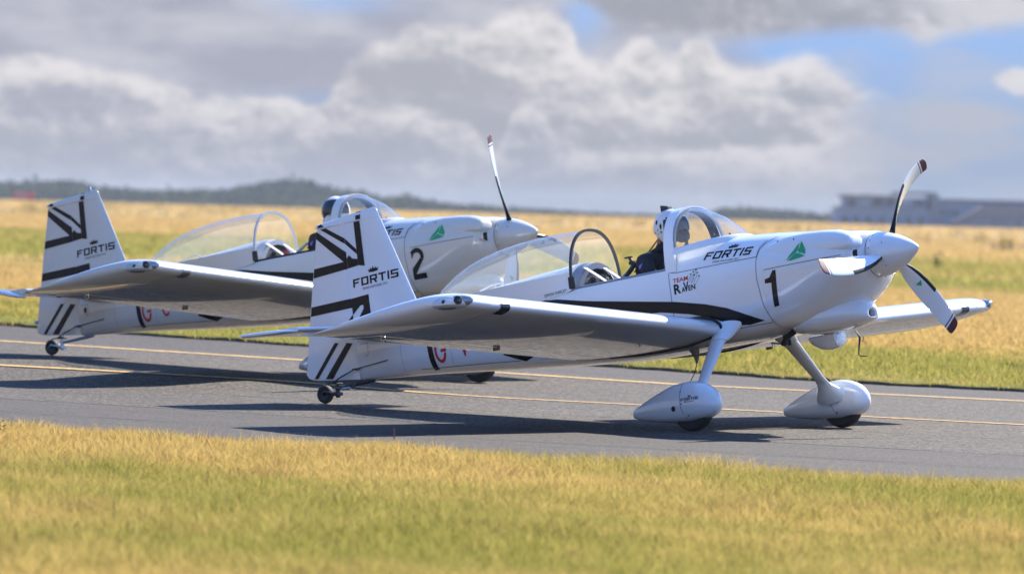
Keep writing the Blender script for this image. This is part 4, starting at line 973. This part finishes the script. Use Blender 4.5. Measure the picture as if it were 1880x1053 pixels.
    for s in (-1, 1):
        sk = []
        for x in np.linspace(-1.535, -3.18, 22):
            lo = float(np.interp(x, [-3.2, -2.4, -1.92, -1.56, -1.53], [1.36, 1.30, 1.318, 1.352, 1.362])); w = max(fus_w(x, 1.36), .02) + .010
            hi = SL + .006; sk.append([(x, s * (w - .002), lo - .001), (x, s * (w + .004), lo), (x, s * (max(can_w(x), w - .02) + .006), (lo + hi) / 2 + .01), (x, s * (can_w(x) + .006), hi), (x, s * (can_w(x) - .006), hi)])
        skirt = part('canopy_skirt', loft(sk, False, (False, False), True, 40), W, can)
        if s == -1: near_skirt = skirt
    part('canopy_brace', tube([(-2.62, -.16, 1.525), (-2.54, -.12, 1.56), (-2.44, -.11, 1.565), (-2.36, -.14, 1.53)], .009, 8), W, can)
    part('canopy_latch', box_mesh(-1.555, -1.50, -.345, -.325, 1.372, 1.47, .006), M['darkmetal'], can)
    # ---- lamp pod, pipes and aerials below
    pod = part('lamp_pod', loft([ring(x, w, .675, .675 - h, .655, 2, 2.0, 28, .10) for x, w, h in ((.43, .012, .035), (.47, .05, .075), (.55, .082, .118), (.64, .092, .132), (.70, .090, .124), (.725, .086, .112))], True, (True, True), True, 40), W)
    part('lamp_glass', lathe([(0, .012), (.04, .010), (.058, .004), (.060, 0), (0, 0)], (.726, .095, .612), (1, -.15, 0), 26), M['chrome'], pod)
    part('lamp_cover', loft([ring(x, w, .672, .672 - h, .65, 2, 2, 24, .10) for x, w, h in ((.727, .086, .112), (.76, .075, .095), (.79, .055, .06), (.81, .02, .02))], True, (False, True), True), M['lens'], pod)
    part('exhaust_pipe', tube([(.40, -.05, .725), (.34, -.05, .700), (.30, -.05, .685)], .024, 12), M['dark'])
    part('breather_pipe', tube([(.16, .18, .72), (.10, .20, .665)], .022, 10), M['dark'])
    part('drain_wire', tube([(.86, .12, .665), (.885, .12, .63), (.90, .12, .60), (.875, .12, .505), (.87, .12, .47), (.885, .12, .455), (.945, .12, .445)], [.004, .005, .010, .005, .005, .005, .004], 6), M['darkmetal'])
    part('aerial', join_meshes([tube([(-.45, -.25, .715), (-.435, -.25, .66), (-.44, -.25, .60)], [.045, .025, .008], 8), tube([(-.44, -.25, .60), (-.47, -.25, .53), (-.53, -.25, .46), (-.60, -.25, .425), (-.78, -.25, .38)], .0035, 6)]), M['pad'])
    part('aerial', tube([(-.27, -.22, .72), (-.268, -.22, .66), (-.265, -.22, .61)], [.004, .010, .003], 6), M['darkmetal'])
    part('belly_step', join_meshes([box_mesh(.09, .12, .28, .30, .66, .72, .004), tube([(-.05, .25, .70), (.10, .29, .67)], .006, 6)]), M['darkmetal'])
    # ---- paint scheme and lettering on the side towards the camera
    K = M['black']
    top = [(-1.889, 1.328), (-1.70, 1.312), (-1.398, 1.251), (-.945, 1.176), (-.498, 1.103), (-.206, 1.039), (.009, .974), (.219, .881), (.343, .824)]
    bot = [(.194, .812), (.099, .822), (-.008, .856), (-.149, .915), (-.365, .982), (-.659, 1.042), (-1.1, 1.07), (-1.6, 1.02), (-2.0, .905), (-2.145, .872), (-2.365, .958), (-2.15, 1.15)]
    decal('black_stripe', [top + bot], fb, K, fus)
    fbv, rbv, hbv = bvh_of([fin]), bvh_of([rudder]), bvh_of([horn])
    P1 = [(-3.996, 2.337), (-3.924, 2.337), (-3.919, 1.95), (-3.996, 1.948)]
    for nm, polys in (('union_stripe', [[(-3.992, 2.337), (-3.924, 2.337), (-3.919, 1.952), (-3.992, 1.968)], [(-4.109, 2.045), (-4.083, 2.069), (-4.05, 2.035), (-3.993, 2.022), (-3.993, 1.967), (-4.109, 1.957)],
                                         [(-4.109, 2.215), (-3.993, 2.105), (-3.993, 2.062), (-4.109, 2.167)], [(-4.109, 1.699), (-3.912, 1.709), (-3.912, 1.660), (-3.98, 1.628), (-4.014, 1.628), (-4.109, 1.56)],
                                         [(-3.982, 1.627), (-3.913, 1.659), (-3.906, 1.48), (-4.086, 1.48), (-3.984, 1.596)]]),):
        decals(nm, polys, fbv, K, fin)
    decals('union_stripe', [[(-4.503, 2.015), (-4.150, 2.021), (-4.441, 2.262), (-4.428, 2.322), (-4.114, 2.100), (-4.114, 1.955), (-4.521, 1.938)], [(-4.385, 2.336), (-4.318, 2.337), (-4.114, 2.219), (-4.114, 2.170)],
                             [(-4.582, 1.699), (-4.114, 1.701), (-4.114, 1.622), (-4.600, 1.621)], [(-4.114, 1.565), (-4.114, 1.52), (-4.17, 1.472), (-4.214, 1.478)],
                             [(-4.354, 1.36), (-4.309, 1.352), (-4.590, 1.086), (-4.636, 1.092)], [(-4.216, 1.34), (-4.148, 1.325), (-4.420, 1.060), (-4.505, 1.072)]], rbv, K, rudder)
    decal('union_stripe', [[(-4.395, 2.368), (-4.350, 2.376), (-4.322, 2.347), (-4.388, 2.347)]], hbv, K, horn)
    decal('union_stripe', [[(-3.958, 2.424), (-3.905, 2.426), (-3.912, 2.35), (-3.965, 2.35)]], hbv, K, horn)
    q = quadmap((-4.072, 1.787), (-3.572, 1.803), (-4.068, 1.856), (-3.570, 1.874)); decal('sponsor_lettering', block_word('FORTIS', q), fbv, K, fin)
    q = quadmap((-3.885, 1.888), (-3.778, 1.892), (-3.888, 1.932), (-3.780, 1.936)); decal('crown_emblem', [[q(*p) for p in CROWN]], fbv, K, fin)
    q = quadmap((-3.968, 1.752), (-3.690, 1.761), (-3.968, 1.772), (-3.690, 1.781)); decal('small_lettering', text_polys('SWISS WATCHES 1912', q, .0), fbv, K, fin)
    q = quadmap((-.189, 1.387), (.272, 1.360), (-.160, 1.446), (.300, 1.420)); decal('sponsor_lettering', block_word('FORTIS', q), fb, K, fus)
    q = quadmap((.035, 1.448), (.13, 1.445), (.050, 1.478), (.145, 1.474)); decal('crown_emblem', [[q(*p) for p in CROWN]], fb, K, fus)
    q = quadmap((-.098, 1.350), (.165, 1.336), (-.092, 1.366), (.170, 1.352)); decal('small_lettering', text_polys('SWISS WATCHES 1912', q, .0), fb, K, fus)
    q = quadmap((-.499, 1.250), (-.345, 1.256), (-.498, 1.286), (-.345, 1.290)); decal('team_lettering', text_polys('TEAM', q, .02), fb, M['red'], fus)
    polys = []
    for t, a, b, c, d in (('R', (-.495, 1.160), (-.425, 1.163), (-.496, 1.240), (-.425, 1.240)), ('A', (-.420, 1.166), (-.382, 1.167), (-.420, 1.205), (-.382, 1.206)), ('V', (-.398, 1.166), (-.345, 1.167), (-.398, 1.243), (-.345, 1.244)),
                          ('E', (-.350, 1.169), (-.325, 1.170), (-.350, 1.212), (-.325, 1.212)), ('N', (-.320, 1.170), (-.280, 1.172), (-.320, 1.213), (-.280, 1.214))):
        polys += text_polys(t, quadmap(a, b, c, d), .03)
    decal('team_lettering', polys, fb, K, fus)
    jets, trails = [], []
    for (a, b), (c, d) in (((-.314, 1.295), (-.352, 1.240)), ((-.286, 1.311), (-.335, 1.236)), ((-.259, 1.323), (-.318, 1.228)), ((-.279, 1.284), (-.312, 1.222)), ((-.248, 1.299), (-.295, 1.216)), ((-.232, 1.269), (-.278, 1.205))):
        jets.append([(a - .013, b + .003), (a, b - .006), (a + .013, b + .003), (a + .004, b + .003), (a + .002, b + .010), (a - .003, b + .003)]); trails += strip([(a, b - .008), (a * .65 + c * .35 + .006, b * .6 + d * .4), (c, d)], .0022)
    decal('team_emblem', jets + trails, fb, K, fus)
    tr = [(.806, 1.386), (.854, 1.258), (.646, 1.241)]; ct = Vector((.766, 1.298)); gl = []
    for i in range(3):
        a, b = Vector(tr[i]), Vector(tr[(i + 1) % 3]); mid = (a + b) / 2 + ((a + b) / 2 - ct) * .10
        gl.append([tuple(ct + (a - ct) * .08 + (mid - ct) * .06), tuple(ct + (a - ct) * .97 + (b - a) * .035), tuple((a + mid) / 2 + (mid - ct) * .03), tuple(mid), tuple((b + mid) / 2 + (mid - ct) * .03), tuple(ct + (b - ct) * .97 - (b - a) * .085), tuple(ct + (b - ct) * .16 + (mid - ct) * .03)])
    decal('green_triangle_emblem', gl, eb, M['green'], cw)
    if number == 1:
        decal('race_number', [[(.541, 1.196), (.525, .914), (.474, .909), (.483, 1.101), (.417, 1.104), (.42, 1.138), (.471, 1.145), (.51, 1.195)]], cb, K, cw)
        q = quadmap((-1.830, 1.346), (-1.585, 1.356), (-1.831, 1.372), (-1.585, 1.383)); decal('name_lettering', text_polys('SIMON SHIRLEY', q, .0), bvh_of([near_skirt]), K, near_skirt, step=.02)
    else:
        o2 = annulus((.485, 1.115), .094, .086, .044, -18, 182)
        o2 += [[(.574, 1.088), (.531, 1.101), (.395, .990), (.391, .956), (.462, .956)], [(.391, .905), (.583, .905), (.583, .956), (.391, .956)]]
        decal('race_number', o2, cb, K, cw)
    decal('registration_bar', [[(-3.224, 1.2), (-3.165, 1.2), (-3.147, .955), (-3.211, .955)]], fb, K, fus)
    decal('registration_lettering', annulus((-3.072, 1.100), .070, .102, .027, 45, 345) + [[(-3.068, 1.112), (-3.002, 1.112), (-3.002, 1.085), (-3.068, 1.085)]] +
          (text_polys('V', quadmap((-2.855, 1.012), (-2.725, 1.012), (-2.855, 1.215), (-2.725, 1.215)), .03) if number == 1 else annulus((-2.79, 1.112), .062, .10, .027, 45, 315)), fb, M['red'], fus)
    return root
P1LOC, P1ROT = (0, 0, 0), (0, 0, 0)
P2LOC, P2ROT = (-7.585, 4.751, 0.0333), (-.01769, .01559, .02054)
build_plane(1, 'nearest white low-wing aeroplane with black race number 1 on its nose', P1LOC, P1ROT, 'white', 'greyframe', R(4))
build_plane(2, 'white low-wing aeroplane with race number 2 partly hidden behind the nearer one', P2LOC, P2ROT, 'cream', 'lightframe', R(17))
def pose(loc, rot):
    m = Matrix.Translation(loc) @ (Matrix.Rotation(rot[2], 4, 'Z') @ Matrix.Rotation(rot[1], 4, 'Y') @ Matrix.Rotation(rot[0], 4, 'X')) @ Matrix.Rotation(-ALPHA, 4, 'Y')
    return m.to_translation(), m.to_euler()
build_pilot('person', 'pilot in white helmet with black spots and dark suit seated in the number 1 aeroplane', 'person', *pose(P1LOC, P1ROT), False)
build_pilot('person', 'pilot with glossy black visor over white helmet seated in the number 2 aeroplane', 'person', *pose(P2LOC, P2ROT), True)


# ------------------------------------------------------------------ far things across the field
def across(px, d):
    """a point d metres off in the direction the photograph has at that column"""
    return CAM.x + F2[0] * d + R2[0] * (px - 940) / 9931 * d, CAM.y + F2[1] * d + R2[1] * (px - 940) / 9931 * d
def z_at(px, py, d): return CAM.z + (364 + 0.0282 * px - py) / 9931 * d
SKYLINE = [(-900, 352), (-300, 345), (0, 338), (60, 335), (110, 333), (150, 340), (200, 349), (260, 352), (330, 352), (400, 351), (440, 345), (490, 335), (530, 332), (570, 336), (610, 348), (650, 352), (700, 366), (740, 361), (770, 369), (830, 379),
           (900, 384), (1000, 390), (1080, 395), (1200, 400), (1290, 400), (1312, 386), (1390, 385), (1440, 392), (1530, 399), (1700, 405), (2000, 408), (2800, 425)]
SX, SY = zip(*SKYLINE)
FACE = math.atan2(F2[1], F2[0]) - math.pi / 2
def build_far():
    m = mat('wooded_dune', (0.06, 0.08, 0.035), 1.0, grain=0.5, gscale=0.02, spec=0.1)
    v, f = [], []; cols = np.linspace(-900, 2800, 260); rows = [(1650, 0), (1720, .35), (1800, .75), (1870, .86), (1950, .5), (2100, 0)]
    for px in cols:
        for d, k in rows:
            x, y = across(px, d); g = float(field(x, y)); top = z_at(px, float(np.interp(px, SX, SY)), d) - 1.2
            v.append((x, y, g - .3 + max(0, top - g) * k))
    n = len(rows)
    for i in range(len(cols) - 1):
        for k in range(n - 1): f.append((i * n + k, (i + 1) * n + k, (i + 1) * n + k + 1, i * n + k + 1))
    tag(link('hill', mesh(v, f), m), kind='structure')
    # the wood on it: clumps of leaf cards and pale trunks, one mass
    lm = bpy.data.materials.new('far_foliage'); lm.use_nodes = True
    T = NT(lm.node_tree); b = T.n['Principled BSDF']; b.inputs['Roughness'].default_value = 1; b.inputs['Specular IOR Level'].default_value = 0.05
    rnd = T.new('ShaderNodeNewGeometry').outputs['Random Per Island']; pos = T.new('ShaderNodeNewGeometry').outputs['Position']
    T.l.new(T.mix(T.m('MULTIPLY', T.m('ADD', rnd, T.ss(T.noise(pos, .05, 3), .35, .65)), .5), (0.024, 0.036, 0.010), (0.11, 0.125, 0.032)), b.inputs['Base Color'])
    V, F = [], []
    rng = np.random.default_rng(4)
    for i in range(5200):
        px = rng.uniform(-500, 1620); d = rng.uniform(1630, 1860); k = (d - 1630) / 230
        x, y = across(px, d); g = float(field(x, y)); top = z_at(px, float(np.interp(px, SX, SY)), d)
        hgt_ = max(0.6, top - g); base = g + max(0, hgt_ - 2.0) * sm(np.array(k * 1.15)) ; r = rng.uniform(.8, 2.0); h = min(top - base + rng.uniform(-.5, .5), rng.uniform(1.2, 3.6)) + .3
        if h < .4: continue
        for q in range(9):
            c = np.array([x, y, base + h * .5]) + rng.normal(0, 1, 3) * [r * .5, r * .5, h * .26]; s_ = rng.uniform(.35, .8)
            a = rng.normal(0, 1, 3); a /= np.linalg.norm(a); b2 = np.cross(a, rng.normal(0, 1, 3)); b2 /= np.linalg.norm(b2)
            o = len(V); V += [tuple(c - a * s_ - b2 * s_ * .6), tuple(c + a * s_ - b2 * s_ * .7), tuple(c + a * s_ * .8 + b2 * s_), tuple(c - a * s_ * .9 + b2 * s_ * .7)]; F.append((o, o + 1, o + 2, o + 3))
    tag(link('wood', mesh(V, F, False), lm), kind='stuff')
    # ---- the office block, far right
    D = 1050
    wall = mat('pale_rendered_wall', (0.27, 0.34, 0.45), .8, grain=.08, gscale=.3); roof = mat('grey_roof_sheet', (0.24, 0.25, 0.28), .7, grain=.15, gscale=.3)
    wing = mat('window_glass', (0.06, 0.075, 0.085), .15); slabm = mat('blue_grey_cladding', (0.18, 0.21, 0.27), .5); blind = mat('light_blind', (0.42, 0.48, 0.52), .7); brick = mat('brown_cladding', (0.20, 0.19, 0.21), .8, grain=.1, gscale=.4)
    def far_thing(name, label, cat, px):
        x, y = across(px, D); e = tag(empty(name, (x, y, float(field(x, y)) - .2), (0, 0, FACE)), label, cat); return e, px
    def blk(e, name, x0, x1, y0, y1, dep0, dep1, m, parent=None):
        root, pc = e; s = D / 9931; zb = root.location.z
        me = box_mesh((x0 - pc) * s, (x1 - pc) * s, dep0, dep1, z_at((x0 + x1) / 2, y1, D) - zb, z_at((x0 + x1) / 2, y0, D) - zb, 0)
        return link(name, me, m, parent or root)
    e = far_thing('office_block', 'long pale two-storey office block with flat roofs behind the propeller', 'building', 1620)
    low = blk(e, 'lower_storey', 1531, 1705, 382, 432, 0, 16, wall); upp = blk(e, 'upper_storey', 1547, 1700, 362, 382, 2.5, 14, wall)
    blk(e, 'roof', 1541, 1650, 357.5, 362, 1.6, 15, roof); blk(e, 'roof', 1640, 1716, 352, 357, 1.6, 15, roof); blk(e, 'parapet', 1529, 1705, 380, 382.2, -.4, 2.3, roof)
    for x0, x1, mm in ((1553, 1566, wing), (1574, 1594, blind), (1600, 1618, wing), (1624, 1640, wing), (1652, 1668, blind), (1676, 1692, wing)):
        w = blk(e, 'window', x0, x1, 365, 377.5, 2.40, 2.6, mm, upp); w.name = 'window'
    for i, x0 in enumerate((1543, 1564, 1588, 1611, 1636, 1660, 1682)):
        blk(e, 'window', x0, x0 + 9, 397, 418, -.10, .1, wing, low)
    for x0 in (1536, 1558, 1580, 1603, 1626, 1650, 1672, 1696): blk(e, 'pilaster', x0 - 1.2, x0 + 1.2, 386, 428, -.22, 0, wall, low)
    blk(e, 'stair_tower', 1705, 1719, 357, 432, -.6, 14, slabm)
    e = far_thing('terminal_wing', 'lower grey wing with a dark flat roof right of the stair tower', 'building', 1800)
    w2 = blk(e, 'wall', 1719, 1990, 374, 436, 1, 15, wall); blk(e, 'roof', 1719, 1996, 368, 373.5, .4, 16, roof)
    for x0 in range(1724, 1760, 12): blk(e, 'window', x0, x0 + 7, 384, 396, .90, 1.1, wing, w2)
    e = far_thing('brown_hangar', 'brown clad hangar with one sloping end in front of the grey wing', 'hangar', 1850)
    root, pc = e; s = D / 9931; zb = root.location.z; P = [(1738, 408), (1795, 377), (1960, 381), (1960, 440), (1738, 440)]
    v = [((px - pc) * s, dep, z_at(px, py, D) - zb) for dep in (-6, .6) for px, py in P]; n = 5
    hang = link('wall', mesh(v, [tuple(range(n)), tuple(range(2 * n - 1, n - 1, -1))] + [(k, n + k, n + (k + 1) % n, (k + 1) % n) for k in range(n)], False, recalc=True), brick, root)
    for x0 in (1772, 1818, 1866): blk(e, 'door_panel', x0, x0 + 38, 404, 438, -6.12, -6, roof, hang)
    # ---- two vehicles parked at the left edge of the field
    def vehicle(name, label, px0, px1, top, base, m, d=1000):
        pc = (px0 + px1) / 2; x, y = across(pc, d); s = d / 9931; zb = z_at(pc, base, d)
        root = tag(empty(name, (x, y, zb), (0, 0, FACE)), label, 'vehicle'); L, H = (px1 - px0) * s, (base - top) * s
        body = link('body', box_mesh(-L / 2, L / 2, -.9, .9, .25, H * .98, .10), m, root)
        for k in range(3):
            link('window', box_mesh(-L * .38 + k * L * .24, -L * .38 + k * L * .24 + L * .16, -.925, -.89, H * .52, H * .84, 0), blind, body)
        for k in (-.33, .33): link('wheel', lathe([(0, -.1), (.28, -.1), (.30, 0), (.28, .1), (0, .1)], (L * k, -.82, .28), (0, 1, 0), 18), M['rubber'], root)
    vehicle('red_van', 'red van with pale windows parked by the trees at the far left', 20, 57, 353, 369, mat('red_vehicle_paint', (0.65, 0.03, 0.05), .4))
    vehicle('dark_van', 'small dark van parked just right of the red van', 59, 74, 356, 369, mat('dark_vehicle_paint', (0.03, 0.032, 0.03), .4))
    # ---- weeds standing out of the grass
    yel = mat('yellow_flowers', (0.55, 0.36, 0.03), .9); stem = mat('weed_leaf', (0.10, 0.12, 0.03), .9); dk = mat('dark_weed_leaf', (0.05, 0.065, 0.02), .9)
    def weed(name, label, px, py, hp, wp, leaf, flowers, group=None, seed=0):
        rng = np.random.default_rng(seed + int(px)); d = 150.0
        for _ in range(60):
            x, y = across(px, d); g = float(field(x, y)); t = 9931 * (CAM.z - g) / max(2.0, (py - (364 + .0282 * px))); d = min(1300, .6 * d + .4 * t)
        x, y = across(px, d); g = float(field(x, y)); s = d / 9931; H, Wd = hp * s, wp * s / 2
        root = tag(empty(name, (x, y, g)), label, 'plant', group); V, F, V2, F2_ = [], [], [], []
        def card(V, F, c, a): 
            u = rng.normal(0, 1, 3); u /= np.linalg.norm(u); w = np.cross(u, rng.normal(0, 1, 3)); w /= np.linalg.norm(w); o = len(V)
            V += [tuple(c - u * a), tuple(c + w * a * .6), tuple(c + u * a), tuple(c - w * a * .6)]; F.append((o, o + 1, o + 2, o + 3))
        ns = max(5, int(wp / 3))
        for k in range(ns):
            bx, by = rng.normal(0, Wd * .5, 2); hh = H * rng.uniform(.6, 1.0)
            for q in range(10): card(V, F, np.array([bx, by, hh * rng.uniform(0, .85)]) + rng.normal(0, .04 * H, 3), H * rng.uniform(.05, .11))
            if flowers:
                for q in range(7): card(V2, F2_, np.array([bx, by, hh]) + rng.normal(0, 1, 3) * [.12 * H, .12 * H, .07 * H], H * rng.uniform(.05, .10))
        link('leaves', mesh(V, F, False), leaf, root)['kind'] = 'stuff'
        if flowers: link('flowers', mesh(V2, F2_, False), yel, root)['kind'] = 'stuff'
    G = 'yellow flowering weeds across the field'
    for px, py, hp, wp, lab in ((1600, 462, 26, 46, 'clump of yellow weed below the left half of the pale office block'), (1645, 452, 20, 30, 'small yellow weed directly behind the upright propeller blade root'), (1560, 441, 18, 30, 'yellow weed just above the engine cowling below the office block corner'),
                           (1693, 447, 16, 26, 'yellow weed right above the spinner tip of the nearest aeroplane'), (1800, 446, 18, 40, 'yellow weed in front of the brown hangar left of the earth bank end'), (1845, 462, 24, 60, 'wide yellow weed clump below the bare earth bank'), (1470, 424, 14, 40, 'low yellow weed behind the top of the cowling'),
                           (60, 392, 18, 60, 'wide yellow weed under the red van'), (285, 384, 12, 36, 'yellow weed on the skyline grass between the rear fin and rear canopy'), (936, 414, 16, 36, 'yellow weed just right of the rear aeroplane upright blade'), (1020, 414, 16, 30, 'yellow weed behind the near canopy hoop, left of the pilot'),
                           (1172, 416, 14, 40, 'yellow weed just left of the white helmet with black spots'), (430, 392, 12, 60, 'wide yellow weed above the rear canopy'), (1390, 420, 12, 40, 'yellow weed right of the near windscreen'), (1210, 428, 14, 26, 'small yellow weed hidden beside the near pilot helmet'),
                           (1752, 436, 12, 24, 'small yellow weed at the foot of the stair tower wall'), (200, 384, 10, 50, 'yellow weed just right of the rear fin tip'), (360, 387, 10, 40, 'yellow weed left of the rear canopy top')):
        weed('ragwort_plant', lab, px, py, hp, wp, stem, True, G)
    weed('tall_weed', 'tall dark green weed alone in the grass right of the propeller', 1720, 493, 36, 20, dk, False)
    weed('tall_weed', 'pair of tall yellowish weeds in the grass left of the rear tail fin, left one', 90, 416, 34, 16, stem, True)
    weed('tall_weed', 'tall yellowish weed in the grass nearest the rear tail fin, right of its twin', 124, 417, 34, 18, stem, True)
    weed('leafy_weed', 'low spreading green weed in the verge at the right edge', 1858, 678, 18, 60, dk, False)
    weed('grass_weed', 'small green weed at the left end of the near grass edge', 12, 800, 34, 26, stem, False)
    # a low bank of bare earth
    v, f = [], []
    for i, px in enumerate(np.linspace(1782, 2000, 24)):
        x, y = across(px, 330); g = float(field(x, y)); hh = .26 * (0.6 + .4 * math.sin(i * 1.9)) * min(1, i / 3)
        for k, dd in enumerate((-1.2, -.4, 0, .5, 1.4)): v.append((x + F2[0] * dd, y + F2[1] * dd, g - .1 + (hh + .1) * (0, .8, 1, .7, 0)[k]))
    for i in range(23):
        for k in range(4): f.append((i * 5 + k, (i + 1) * 5 + k, (i + 1) * 5 + k + 1, i * 5 + k + 1))
    tag(link('earth_bank', mesh(v, f), mat('bare_earth', (0.13, 0.07, 0.045), 1, grain=.4, gscale=1.5)), kind='structure')
    # one thin reddish dock stalk at the edge of the near grass
    rt = tag(empty('dock_stalk', (1.36, -6.30, 0)), 'single thin reddish seed stalk rising from the near grass edge', 'plant')
    rm = mat('reddish_stalk', (0.24, 0.07, 0.05), .9); link('stem', tube([(0, 0, -.02), (.005, 0, .06), (-.012, .004, .15)], .0028, 5), rm, rt)
    link('seed_head', join_meshes([ball((-.006 + random.uniform(-.006, .006), .003, .08 + .011 * k), .005, 1) for k in range(8)]), rm, rt)
build_far()

# ------------------------------------------------------------------ air
hz = bpy.data.materials.new('haze'); hz.use_nodes = True
T = NT(hz.node_tree); T.n.clear()
pv = T.new('ShaderNodeVolumePrincipled'); pv.inputs['Color'].default_value = (0.50, 0.57, 0.68, 1); pv.inputs['Density'].default_value = 0.00013; pv.inputs['Anisotropy'].default_value = 0.2
T.l.new(pv.outputs[0], T.new('ShaderNodeOutputMaterial').inputs['Volume'])
tag(link('haze', box_mesh(-3100, 3100, -3100, 3100, -2.0, 16.0), hz), kind='stuff')
